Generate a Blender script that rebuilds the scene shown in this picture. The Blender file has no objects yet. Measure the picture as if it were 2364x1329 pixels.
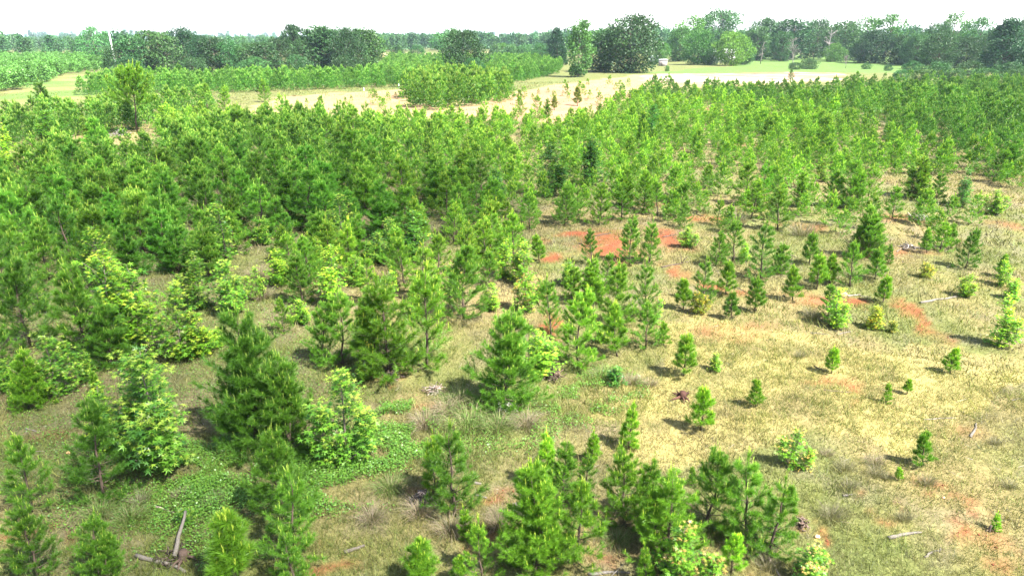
import bpy, math, random
import numpy as np
from math import radians as R

# ---------------------------------------------------------------- camera, sky, sun, exposure
SC = bpy.context.scene
COL = SC.collection
CAM_H, PITCH, FPX = 11.0, R(19.5), 1627.0          # drone height (m), tilt below level, focal length in photo pixels
cam_d = bpy.data.cameras.new("camera"); cam = bpy.data.objects.new("camera", cam_d); COL.objects.link(cam)
cam_d.lens = 36.0 * FPX / 2364.0; cam_d.sensor_width = 36.0; cam_d.clip_start = 0.1; cam_d.clip_end = 20000
cam.location = (0, 0, CAM_H); cam.rotation_euler = (math.pi / 2 - PITCH, 0, 0)
SC.camera = cam
SUN_EL = R(53); SUN_DIR = np.array([0.79 * math.cos(SUN_EL), -0.61 * math.cos(SUN_EL), math.sin(SUN_EL)])
W = bpy.data.worlds.new("World"); SC.world = W; W.use_nodes = True
nt = W.node_tree; bg = nt.nodes["Background"]
sky = nt.nodes.new("ShaderNodeTexSky"); sky.sky_type = 'NISHITA'; sky.sun_disc = False
sky.sun_elevation = SUN_EL; sky.sun_rotation = math.atan2(SUN_DIR[0], SUN_DIR[1])
sky.air_density = 1.0; sky.dust_density = 1.0; sky.ozone_density = 1.0
# milky white summer sky towards the horizon
tcw = nt.nodes.new("ShaderNodeTexCoord"); sep = nt.nodes.new("ShaderNodeSeparateXYZ"); nt.links.new(tcw.outputs["Generated"], sep.inputs[0])
mrw = nt.nodes.new("ShaderNodeMapRange"); mrw.inputs[1].default_value = 0.0; mrw.inputs[2].default_value = 0.55; mrw.inputs[3].default_value = 0.75; mrw.inputs[4].default_value = 0.12
nt.links.new(sep.outputs["Z"], mrw.inputs[0])
mxw = nt.nodes.new("ShaderNodeMix"); mxw.data_type = 'RGBA'; mxw.inputs[7].default_value = (6.2, 6.3, 6.4, 1); nt.links.new(mrw.outputs[0], mxw.inputs[0]); nt.links.new(sky.outputs[0], mxw.inputs[6])
nt.links.new(mxw.outputs[2], bg.inputs[0]); bg.inputs[1].default_value = 0.08
sl = bpy.data.lights.new("sun", 'SUN'); sl.energy = 5.0; sl.angle = R(0.5); sl.color = (1.0, 0.955, 0.87)
so = bpy.data.objects.new("sun", sl); COL.objects.link(so)
from mathutils import Vector
so.rotation_euler = Vector(SUN_DIR).to_track_quat('Z', 'Y').to_euler()
SC.view_settings.view_transform = 'Standard'; SC.view_settings.look = 'None'
SC.view_settings.exposure = 2.6; SC.view_settings.gamma = 1.0
SC.cycles.max_bounces = 6; SC.cycles.transmission_bounces = 4; SC.cycles.diffuse_bounces = 3
SC.cycles.volume_bounces = 0; SC.cycles.transparent_max_bounces = 32; SC.cycles.use_denoising = True

# ---------------------------------------------------------------- noise, terrain, pixel -> ground
def _hash(ix, iy, s):
    n = (ix.astype(np.int64) * 374761393 + iy.astype(np.int64) * 668265263 + s * 974634777) & 0xffffffff
    n = ((n ^ (n >> 13)) * 1274126177) & 0xffffffff
    return ((n ^ (n >> 16)) & 0xffff) / 65535.0
def vnoise(x, y, s=0):
    x = np.asarray(x, float); y = np.asarray(y, float)
    ix = np.floor(x); iy = np.floor(y); fx = x - ix; fy = y - iy
    fx = fx * fx * (3 - 2 * fx); fy = fy * fy * (3 - 2 * fy)
    a = _hash(ix, iy, s); b = _hash(ix + 1, iy, s); c = _hash(ix, iy + 1, s); d = _hash(ix + 1, iy + 1, s)
    return (a + (b - a) * fx) * (1 - fy) + (c + (d - c) * fx) * fy
def fbm(x, y, s=0, o=4):
    v = 0; a = 0.5; t = 0
    for k in range(o):
        v = v + a * vnoise(x * 2 ** k, y * 2 ** k, s + 17 * k); t += a; a *= 0.5
    return v / t
def terrain(x, y):
    d = np.hypot(x, y)
    return (fbm(x / 5.0, y / 5.0, 3, 3) - 0.5) * 0.35 + (fbm(x / 60.0, y / 60.0, 9, 2) - 0.5) * 1.0 * np.clip((d - 25) / 60, 0, 1)
CP, SP = math.cos(PITCH), math.sin(PITCH)
def ground(px, py):
    """Where the photo's pixel meets the ground: world x, y, z."""
    kx = (px - 1182.0) / FPX; ky = (664.5 - py) / FPX
    d = np.array([kx, CP + ky * SP, -SP + ky * CP]); z = 0.0
    for _ in range(6):
        t = (CAM_H - z) / max(1e-4, -d[2]); x = d[0] * t; y = d[1] * t
        z = float(terrain(x, y))
    return x, y, z
def project(x, y, z):
    f = y * CP - (z - CAM_H) * SP; u = y * SP + (z - CAM_H) * CP
    f = np.where(f < 0.1, np.nan, f)
    return 1182.0 + FPX * x / f, 664.5 - FPX * u / f
def height_to(g, yt):
    """Height over ground point g that reaches picture row yt."""
    a = g[1] * SP + (g[2] - CAM_H) * CP; b = g[1] * CP - (g[2] - CAM_H) * SP; k = (664.5 - yt) / FPX
    return (k * b - a) / (CP + k * SP)
def in_poly(x, y, P):
    P = np.asarray(P, float); r = np.zeros(np.shape(x), bool); j = len(P) - 1
    for i in range(len(P)):
        c = ((P[i, 1] > y) != (P[j, 1] > y)) & (x < (P[j, 0] - P[i, 0]) * (y - P[i, 1]) / (P[j, 1] - P[i, 1] + 1e-12) + P[i, 0])
        r ^= c; j = i
    return r
def wpoly(pts): return [ground(a, b)[:2] for a, b in pts]

# ---------------------------------------------------------------- mesh helpers
def rotmat(a, b):
    return None
class Buf:
    """Vertices, faces (triangles) and colours collected for one mesh."""
    def __init__(s): s.v = []; s.f = []; s.c = []; s.n = 0
    def add(s, v, f, c):
        v = np.asarray(v, float); f = np.asarray(f, np.int64)
        c = np.broadcast_to(np.asarray(c, float), (len(v), 3))
        s.v.append(v); s.f.append(f + s.n); s.c.append(c); s.n += len(v)
    def arrays(s):
        return np.concatenate(s.v), np.concatenate(s.f), np.concatenate(s.c)
def make_mesh(name, V, F, C=None, mat=None, smooth=False):
    me = bpy.data.meshes.new(name); n = len(V); m = len(F); k = F.shape[1]
    me.vertices.add(n); me.vertices.foreach_set("co", np.ascontiguousarray(V, np.float32).ravel())
    me.loops.add(m * k); me.loops.foreach_set("vertex_index", np.ascontiguousarray(F, np.int32).ravel())
    me.polygons.add(m); me.polygons.foreach_set("loop_start", np.arange(0, m * k, k, dtype=np.int32))
    if smooth: me.polygons.foreach_set("use_smooth", np.ones(m, bool))
    if C is not None:
        at = me.color_attributes.new("Col", 'FLOAT_COLOR', 'POINT')
        at.data.foreach_set("color", np.concatenate([C, np.ones((n, 1))], 1).astype(np.float32).ravel())
    if mat: me.materials.append(mat)
    me.update(calc_edges=True); me.validate()
    return me
def buf_mesh(name, b, mat, smooth=False):
    V, F, C = b.arrays(); return make_mesh(name, V, F, C, mat, smooth)
def unit(v): return v / (np.linalg.norm(v, axis=-1, keepdims=True) + 1e-9)
def perp(d, rng):
    r = rng.normal(size=d.shape); return unit(np.cross(d, r))
def tube(b, pts, rad, sides, col, cap=True):
    pts = np.asarray(pts, float); n = len(pts); rad = np.broadcast_to(rad, (n,))
    t = unit(np.gradient(pts, axis=0)); ref = np.array([0.37, 0.81, 0.45]); V = []
    for i in range(n):
        u = unit(np.cross(t[i], ref)); w = np.cross(t[i], u)
        a = np.arange(sides) * 2 * math.pi / sides
        V.append(pts[i] + rad[i] * (np.cos(a)[:, None] * u + np.sin(a)[:, None] * w))
    V = np.concatenate(V); F = []
    for i in range(n - 1):
        for k in range(sides):
            p = i * sides + k; q = i * sides + (k + 1) % sides
            F += [(p, q, q + sides), (p, q + sides, p + sides)]
    if cap:
        for i, s in ((0, 1), (n - 1, -1)):
            V = np.concatenate([V, pts[i][None]]); c = len(V) - 1
            for k in range(sides):
                p = i * sides + k; q = i * sides + (k + 1) % sides
                F.append((c, q, p) if s > 0 else (c, p, q))
    b.add(V, F, col)
def blades(b, base, d, ln, wd, col, rng):
    """Thin pointed blades: base points, directions, lengths, widths."""
    N = len(base); s = perp(d, rng) * (np.broadcast_to(wd, (N,)) * 0.5)[:, None]
    V = np.empty((N, 3, 3)); V[:, 0] = base - s; V[:, 1] = base + s; V[:, 2] = base + d * np.broadcast_to(ln, (N,))[:, None]
    b.add(V.reshape(-1, 3), np.arange(N * 3).reshape(-1, 3), np.repeat(np.broadcast_to(col, (N, 3)), 3, 0))
def box(b, c, s, col, rz=0.0):
    x, y, z = np.array(s) / 2
    V = np.array([(i, j, k) for i in (-x, x) for j in (-y, y) for k in (-z, z)])
    ca, sa = math.cos(rz), math.sin(rz); V = np.c_[V[:, 0] * ca - V[:, 1] * sa, V[:, 0] * sa + V[:, 1] * ca, V[:, 2]] + np.array(c)
    F = [(0, 1, 3), (0, 3, 2), (4, 6, 7), (4, 7, 5), (0, 4, 5), (0, 5, 1), (2, 3, 7), (2, 7, 6), (0, 2, 6), (0, 6, 4), (1, 5, 7), (1, 7, 3)]
    b.add(V, F, col)

# ---------------------------------------------------------------- materials
def new_mat(name):
    m = bpy.data.materials.new(name); m.use_nodes = True; t = m.node_tree
    for n in list(t.nodes): t.nodes.remove(n)
    return m, t, (lambda k, **kw: _node(t, k, kw))
def _node(t, k, kw):
    n = t.nodes.new(k)
    for a, v in kw.items(): setattr(n, a, v)
    return n
def base_colour(t, N, var=0.25):
    """Mesh colour x object colour, a little brighter or darker from one object to the next."""
    at = N("ShaderNodeAttribute", attribute_name="Col"); oi = N("ShaderNodeObjectInfo")
    mx = N("ShaderNodeMix", data_type='RGBA', blend_type='MULTIPLY'); mx.inputs[0].default_value = 1
    t.links.new(at.outputs["Color"], mx.inputs[6]); t.links.new(oi.outputs["Color"], mx.inputs[7])
    mr = N("ShaderNodeMapRange"); mr.inputs[3].default_value = 1 - var; mr.inputs[4].default_value = 1 + var
    t.links.new(oi.outputs["Random"], mr.inputs[0])
    hs = N("ShaderNodeHueSaturation"); t.links.new(mr.outputs[0], hs.inputs["Value"]); t.links.new(mx.outputs[2], hs.inputs["Color"])
    return hs.outputs[0]
def foliage_mat(name, trans=0.35, gloss=0.05, rough=0.4, var=0.18):
    m, t, N = new_mat(name); c = base_colour(t, N, var)
    df = N("ShaderNodeBsdfDiffuse"); tr = N("ShaderNodeBsdfTranslucent"); gl = N("ShaderNodeBsdfGlossy"); gl.inputs["Roughness"].default_value = rough
    t.links.new(c, df.inputs[0])
    tc = N("ShaderNodeMix", data_type='RGBA', blend_type='MULTIPLY'); tc.inputs[0].default_value = 1; tc.inputs[7].default_value = (1.12, 1.15, 0.65, 1)
    t.links.new(c, tc.inputs[6]); t.links.new(tc.outputs[2], tr.inputs[0])
    a = N("ShaderNodeMixShader"); a.inputs[0].default_value = trans; t.links.new(df.outputs[0], a.inputs[1]); t.links.new(tr.outputs[0], a.inputs[2])
    g = N("ShaderNodeMixShader"); g.inputs[0].default_value = gloss; t.links.new(a.outputs[0], g.inputs[1]); t.links.new(gl.outputs[0], g.inputs[2])
    o = N("ShaderNodeOutputMaterial"); t.links.new(g.outputs[0], o.inputs[0]); return m
def rough_mat(name, scale=(6, 6, 1.2), lo=0.55, hi=1.25, rough=0.9, bump=0.4, var=0.12, dist=0.01):
    m, t, N = new_mat(name); c = base_colour(t, N, var)
    tc = N("ShaderNodeTexCoord"); mp = N("ShaderNodeMapping"); mp.inputs["Scale"].default_value = scale
    t.links.new(tc.outputs["Object"], mp.inputs[0])
    nz = N("ShaderNodeTexNoise"); nz.inputs["Scale"].default_value = 6; nz.inputs["Detail"].default_value = 6; t.links.new(mp.outputs[0], nz.inputs[0])
    mr = N("ShaderNodeMapRange"); mr.inputs[1].default_value = 0.3; mr.inputs[2].default_value = 0.7; mr.inputs[3].default_value = lo; mr.inputs[4].default_value = hi
    t.links.new(nz.outputs[0], mr.inputs[0])
    mu = N("ShaderNodeVectorMath", operation='SCALE'); t.links.new(c, mu.inputs[0]); t.links.new(mr.outputs[0], mu.inputs["Scale"])
    p = N("ShaderNodeBsdfPrincipled"); p.inputs["Roughness"].default_value = rough; p.inputs["Specular IOR Level"].default_value = 0.2
    t.links.new(mu.outputs[0], p.inputs["Base Color"])
    bp = N("ShaderNodeBump"); bp.inputs["Strength"].default_value = bump; bp.inputs["Distance"].default_value = dist
    t.links.new(nz.outputs[0], bp.inputs["Height"]); t.links.new(bp.outputs[0], p.inputs["Normal"])
    o = N("ShaderNodeOutputMaterial"); t.links.new(p.outputs[0], o.inputs[0]); return m
M_NEEDLE = foliage_mat("pine_needles", 0.42, 0.02, 0.45)
M_LEAF = foliage_mat("broad_leaves", 0.40, 0.03, 0.42)
M_CROWN = foliage_mat("tree_crown_leaves", 0.28, 0.02, 0.5, 0.14)
M_GRASS = foliage_mat("grass_blades", 0.30, 0.02, 0.6, 0.0)
M_BARK = rough_mat("bark", (4, 4, 1), 0.5, 1.3)
M_DEAD = rough_mat("weathered_wood", (8, 8, 1.5), 0.6, 1.15, 0.85, 0.5)
M_BOARD = rough_mat("old_boards", (3, 3, 0.3), 0.7, 1.15, 0.85, 0.4)
M_PAINT = rough_mat("pale_paint", (1, 1, 0.4), 0.9, 1.04, 0.6, 0.1)
M_STONE = rough_mat("clay_stone", (3, 3, 3), 0.7, 1.2, 0.95, 0.8)

# ---------------------------------------------------------------- tagging
def tag(o, label=None, cat=None, group=None, kind=None):
    if label: o["label"] = label
    if cat: o["category"] = cat
    if group: o["group"] = group
    if kind: o["kind"] = kind
    return o
def link(name, me, parent=None, loc=(0, 0, 0), rz=0.0, s=1.0, colour=None):
    o = bpy.data.objects.new(name, me); COL.objects.link(o); o.location = loc; o.rotation_euler = (0, 0, rz)
    o.scale = (s, s, s) if np.isscalar(s) else s
    if parent: o.parent = parent
    if colour is not None: o.color = (*colour, 1)
    return o
rnd = random.Random(7)
def plant(name, parts, loc, rz, s, colour, label, cat, group=None):
    """One thing: an Empty at its foot with its parts under it. parts: [(part name, mesh, tinted)]"""
    e = link(name, None, None, loc, rz, s); e.empty_display_size = 0.2; e.rotation_euler = (rnd.gauss(0, .045), rnd.gauss(0, .045), rz)
    tag(e, label, cat, group)
    for pn, me, tinted in parts:
        link(pn, me, e, colour=colour if tinted else None)
    return e

# ---------------------------------------------------------------- ground colours
STRAW = np.array([0.195, 0.160, 0.068]); OLIVE = np.array([0.095, 0.115, 0.034]); CLAY = np.array([0.165, 0.045, 0.021])
SAND = np.array([0.28, 0.225, 0.11]); GREY = np.array([0.125, 0.105, 0.072]); MEADOW = np.array([0.085, 0.15, 0.034]); WHITE = np.array([0.29, 0.245, 0.205])
YELLOW = np.array([0.30, 0.25, 0.08]); PINK = np.array([0.29, 0.165, 0.10])
# bare clay: (px, py, half width px, half height px, strength)
CLAY_SPOTS = [(1400, 565, 62, 34, 1), (1330, 540, 48, 9, 1), (1545, 550, 45, 24, .9), (1285, 590, 32, 12, 1), (1570, 630, 28, 18, .9),
 (1640, 660, 26, 9, 1), (1710, 675, 40, 9, .9), (1272, 745, 30, 36, 1), (900, 866, 55, 16, 1), (1118, 1150, 38, 26, .9), (2105, 730, 26, 60, .75),
 (2232, 1232, 56, 26, 1), (1925, 885, 60, 12, .7), (1975, 903, 40, 9, .7), (1880, 692, 60, 12, .8), (2100, 580, 50, 8, .7), (1852, 1205, 22, 26, .9),
 (2190, 1150, 40, 14, .6), (2040, 1185, 25, 16, .5), (2165, 1190, 30, 12, .55), (150, 1228, 34, 14, .9), (40, 1262, 50, 14, .9), (790, 1310, 60, 22, .75),
 (1650, 505, 60, 9, .8), (1500, 470, 40, 8, .5), (1955, 700, 40, 12, .9), (1290, 255, 140, 16, .6), (1660, 258, 40, 8, .8), (1790, 268, 30, 6, .9),
 (1410, 225, 50, 6, .6), (960, 935, 40, 10, .6), (1700, 760, 110, 14, .45), (2330, 520, 40, 10, .5), (1160, 1240, 40, 30, .4), (990, 1150, 40, 22, .7),
 (1720, 335, 40, 8, .6), (1440, 1300, 120, 30, .5), (1660, 1320, 90, 20, .8), (930, 240, 20, 10, 1), (110, 1000, 90, 20, .3), (2250, 1000, 40, 25, .3),
 (2300, 1270, 60, 20, .5), (1600, 197, 130, 5, .8), (1800, 191, 110, 4, .7), (1960, 182, 90, 5, .5), (1850, 520, 60, 9, .5), (2070, 500, 60, 10, .6), (1240, 560, 30, 8, .5), (1130, 700, 40, 12, .3)]
POLYS = {k: wpoly(v) for k, v in {
 "sand": [(520, 262), (640, 225), (800, 214), (930, 206), (1190, 212), (1300, 192), (1420, 180), (1500, 172), (1930, 168), (1940, 190), (1480, 208), (1440, 235), (1390, 262), (1230, 275), (900, 282), (640, 290), (520, 285)],
 "pad": [(1500, 172), (1700, 166), (1930, 168), (1950, 182), (1760, 192), (1560, 194), (1480, 190)],
 "pink": [(1190, 215), (1300, 195), (1420, 190), (1440, 235), (1390, 272), (1230, 285), (1100, 280), (1010, 262)],
 "meadow_far": [(1480, 170), (1700, 152), (1760, 128), (2364, 126), (2364, 165), (1930, 168)],
 "meadow_left": [(0, 252), (0, 200), (120, 178), (260, 168), (330, 190), (200, 235), (90, 248)],
 "field_a": [(880, 124), (1010, 124), (1010, 133), (880, 133)], "field_b": [(1085, 120), (1145, 120), (1145, 132), (1085, 132)],
 "straw": [(1500, 760), (1800, 770), (2364, 800), (2364, 960), (2100, 1010), (1800, 980), (1700, 1010), (1480, 1030), (1300, 960), (1330, 870), (1500, 830)],
 "green": [(0, 900), (160, 930), (420, 1060), (620, 1010), (740, 1060), (740, 1180), (600, 1200), (520, 1330), (330, 1330), (300, 1180), (130, 1140), (0, 1000)],
 "midgreen": [(860, 1060), (880, 930), (1250, 920), (1440, 850), (1500, 880), (1380, 1000), (1250, 1060), (1050, 1080), (880, 1200), (760, 1200)],
 "lowgreen": [(1820, 1240), (1980, 1210), (2130, 1250), (2120, 1329), (1850, 1329)],
 "stand": [(0, 420), (130, 370), (330, 330), (700, 300), (1150, 330), (1200, 500), (1130, 560), (700, 590), (560, 590), (330, 670), (130, 700), (0, 800)],
 "leftside": [(0, 700), (330, 660), (620, 600), (860, 760), (900, 900), (760, 1100), (700, 1329), (0, 1329)],
 "tan_left": [(60, 350), (200, 318), (330, 300), (330, 325), (180, 350), (90, 372)],
}.items()}
CLAY_W = []
for cx, cy, rx, ry, st in CLAY_SPOTS:
    g = ground(cx, cy); g2 = ground(cx + rx, cy); a = ground(cx, cy - ry); b_ = ground(cx, cy + ry)
    CLAY_W.append((g[0], g[1], abs(g2[0] - g[0]), abs(a[1] - b_[1]) / 2, st))
def clay_mask(x, y):
    jx = x + (fbm(x / 0.9, y / 0.9, 41, 4) - .5) * 1.9; jy = y + (fbm(x / 0.9, y / 0.9, 43, 4) - .5) * 2.4
    m = np.zeros(np.shape(x))
    for cx, cy, rx, ry, st in CLAY_W:
        d = np.hypot((jx - cx) / rx, (jy - cy) / ry); m = np.maximum(m, st * np.clip((1.45 - d) / 0.95, 0, 1))
    return m
def soft(x, y, key, j):
    jx = x + (fbm(x / j, y / j, 51, 3) - .5) * j; jy = y + (fbm(x / j, y / j, 53, 3) - .5) * j * 1.3
    return in_poly(jx, jy, POLYS[key]).astype(float)
def lerp(a, b, m): return a + (b - a) * m[..., None]
def ground_colour(x, y):
    x = np.asarray(x, float); y = np.asarray(y, float); d = np.hypot(x, y)
    n1 = fbm(x / 4.0, y / 4.0, 5, 4); n2 = fbm(x / 1.1, y / 1.1, 7, 3); n3 = fbm(x / 14.0, y / 14.0, 11, 3)
    c = lerp(np.broadcast_to(STRAW * 0.85, x.shape + (3,)), OLIVE, np.clip((n1 - .40) * 4.0, 0, 1) * 0.75)
    c = lerp(c, GREY, np.clip((n2 - .5) * 4, 0, 1) * 0.5)
    c = lerp(c, YELLOW, soft(x, y, "straw", 4) * np.clip((n2 - .2) * 2, 0, 1) * .6)
    c = lerp(c, STRAW * 1.1, soft(x, y, "straw", 4) * np.clip((n1 - .45) * 5, 0, 1) * .8)
    c = lerp(c, OLIVE * 0.9, soft(x, y, "green", 2.5) * np.clip((n2 - .3) * 3, .2, .85))
    c = lerp(c, OLIVE, soft(x, y, "lowgreen", 2) * np.clip((n2 - .3) * 3, .2, .85))
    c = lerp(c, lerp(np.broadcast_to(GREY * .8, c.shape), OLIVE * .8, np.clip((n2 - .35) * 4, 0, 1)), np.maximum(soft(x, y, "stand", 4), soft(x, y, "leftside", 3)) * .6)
    cl = np.clip(clay_mask(x, y) * (0.15 + 1.35 * fbm(x / .7, y / .7, 15, 3)), 0, .92); c = lerp(c, CLAY, cl)
    far = np.clip((d - 110) / 40, 0, 1); c = lerp(c, OLIVE * 1.05, far * .7)
    c = lerp(c, lerp(np.broadcast_to(SAND, c.shape), STRAW * 1.25, np.clip((n1 - .42) * 5, 0, 1) * .8), soft(x, y, "sand", 8) * (.8 + .2 * n2))
    c = lerp(c, PINK, soft(x, y, "pink", 8) * np.clip(n3 * 1.6, 0, 1) * .8)
    c = lerp(c, lerp(np.broadcast_to(WHITE, c.shape), CLAY * .9 + GREY * .3, np.clip((fbm(x / 16, y / 4.5, 91, 4) - .50) * 6, 0, .8)), soft(x, y, "pad", 9) * np.clip(n1 * 2.2 - .1, 0, 1))
    c = lerp(c, lerp(c, PINK * .75, np.clip((fbm(x / 9, y / 3, 93, 4) - .5) * 5, 0, .7)), soft(x, y, "sand", 8))
    c = lerp(c, STRAW, soft(x, y, "tan_left", 3) * .9)
    c = lerp(c, MEADOW, soft(x, y, "meadow_far", 10) * .9); c = lerp(c, lerp(np.broadcast_to(MEADOW, c.shape), STRAW * 1.2, np.clip(n3 * 2.4 - 1.0, 0, .8)), soft(x, y, "meadow_left", 5) * .8)
    c = lerp(c, SAND, np.maximum(soft(x, y, "field_a", 10), soft(x, y, "field_b", 10)))
    return c * .86, cl
def build_ground():
    r = np.concatenate([[0.0], np.geomspace(2.0, 9000, 560)])
    a = np.radians(np.unique(np.concatenate([np.linspace(-180, -52, 40), np.linspace(-52, 52, 420), np.linspace(52, 180, 40)])))
    a = a[:-1]; RR, AA = np.meshgrid(r[1:], a, indexing='ij')
    X = np.concatenate([[0], (RR * np.sin(AA)).ravel()]); Y = np.concatenate([[0], (RR * np.cos(AA)).ravel()])
    Z = terrain(X, Y) * np.clip((3000 - np.hypot(X, Y)) / 1500, 0, 1); C, cl = ground_colour(X, Y)
    nA = len(a); i = np.arange(len(r) - 2)[:, None] * nA + 1; k = np.arange(nA)[None]; k2 = (k + 1) % nA
    q = np.stack([i + k, i + nA + k, i + nA + k2, i + k2], -1).reshape(-1, 4)
    F = np.concatenate([q[:, [0, 2, 1]], q[:, [0, 3, 2]], np.stack([np.zeros(nA, int), 1 + np.arange(nA), 1 + (np.arange(nA) + 1) % nA], -1)[:, [0, 2, 1]]])
    m, t, N = new_mat("field_soil_and_turf")
    at = N("ShaderNodeAttribute", attribute_name="Col"); ge = N("ShaderNodeNewGeometry")
    def noise(sc, det, lo, hi, a0, a1):
        nz = N("ShaderNodeTexNoise"); nz.inputs["Scale"].default_value = sc; nz.inputs["Detail"].default_value = det; nz.inputs["Roughness"].default_value = .65
        t.links.new(ge.outputs["Position"], nz.inputs[0]); mr = N("ShaderNodeMapRange"); mr.inputs[1].default_value = lo; mr.inputs[2].default_value = hi; mr.inputs[3].default_value = a0; mr.inputs[4].default_value = a1
        t.links.new(nz.outputs[0], mr.inputs[0]); return nz, mr.outputs[0]
    nz1, f1 = noise(9.0, 7, .3, .7, .62, 1.3); nz2, f2 = noise(0.7, 5, .3, .7, .85, 1.12); nz3, f3 = noise(38.0, 4, .3, .7, .75, 1.2)
    mu = N("ShaderNodeMath", operation='MULTIPLY'); t.links.new(f1, mu.inputs[0]); t.links.new(f2, mu.inputs[1])
    mu2 = N("ShaderNodeMath", operation='MULTIPLY'); t.links.new(mu.outputs[0], mu2.inputs[0]); t.links.new(f3, mu2.inputs[1])
    vs = N("ShaderNodeVectorMath", operation='SCALE'); t.links.new(at.outputs["Color"], vs.inputs[0]); t.links.new(mu2.outputs[0], vs.inputs["Scale"])
    p = N("ShaderNodeBsdfPrincipled"); p.inputs["Roughness"].default_value = 1; p.inputs["Specular IOR Level"].default_value = .1
    t.links.new(vs.outputs[0], p.inputs["Base Color"])
    bp = N("ShaderNodeBump"); bp.inputs["Strength"].default_value = .8; bp.inputs["Distance"].default_value = .06
    t.links.new(nz1.outputs[0], bp.inputs["Height"]); t.links.new(bp.outputs[0], p.inputs["Normal"])
    o = N("ShaderNodeOutputMaterial"); t.links.new(p.outputs[0], o.inputs[0])
    g = link("ground", make_mesh("ground", np.c_[X, Y, Z], F, C, m, True)); tag(g, "field of dry grass, red clay and pale sand", kind="structure")
build_ground()

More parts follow.
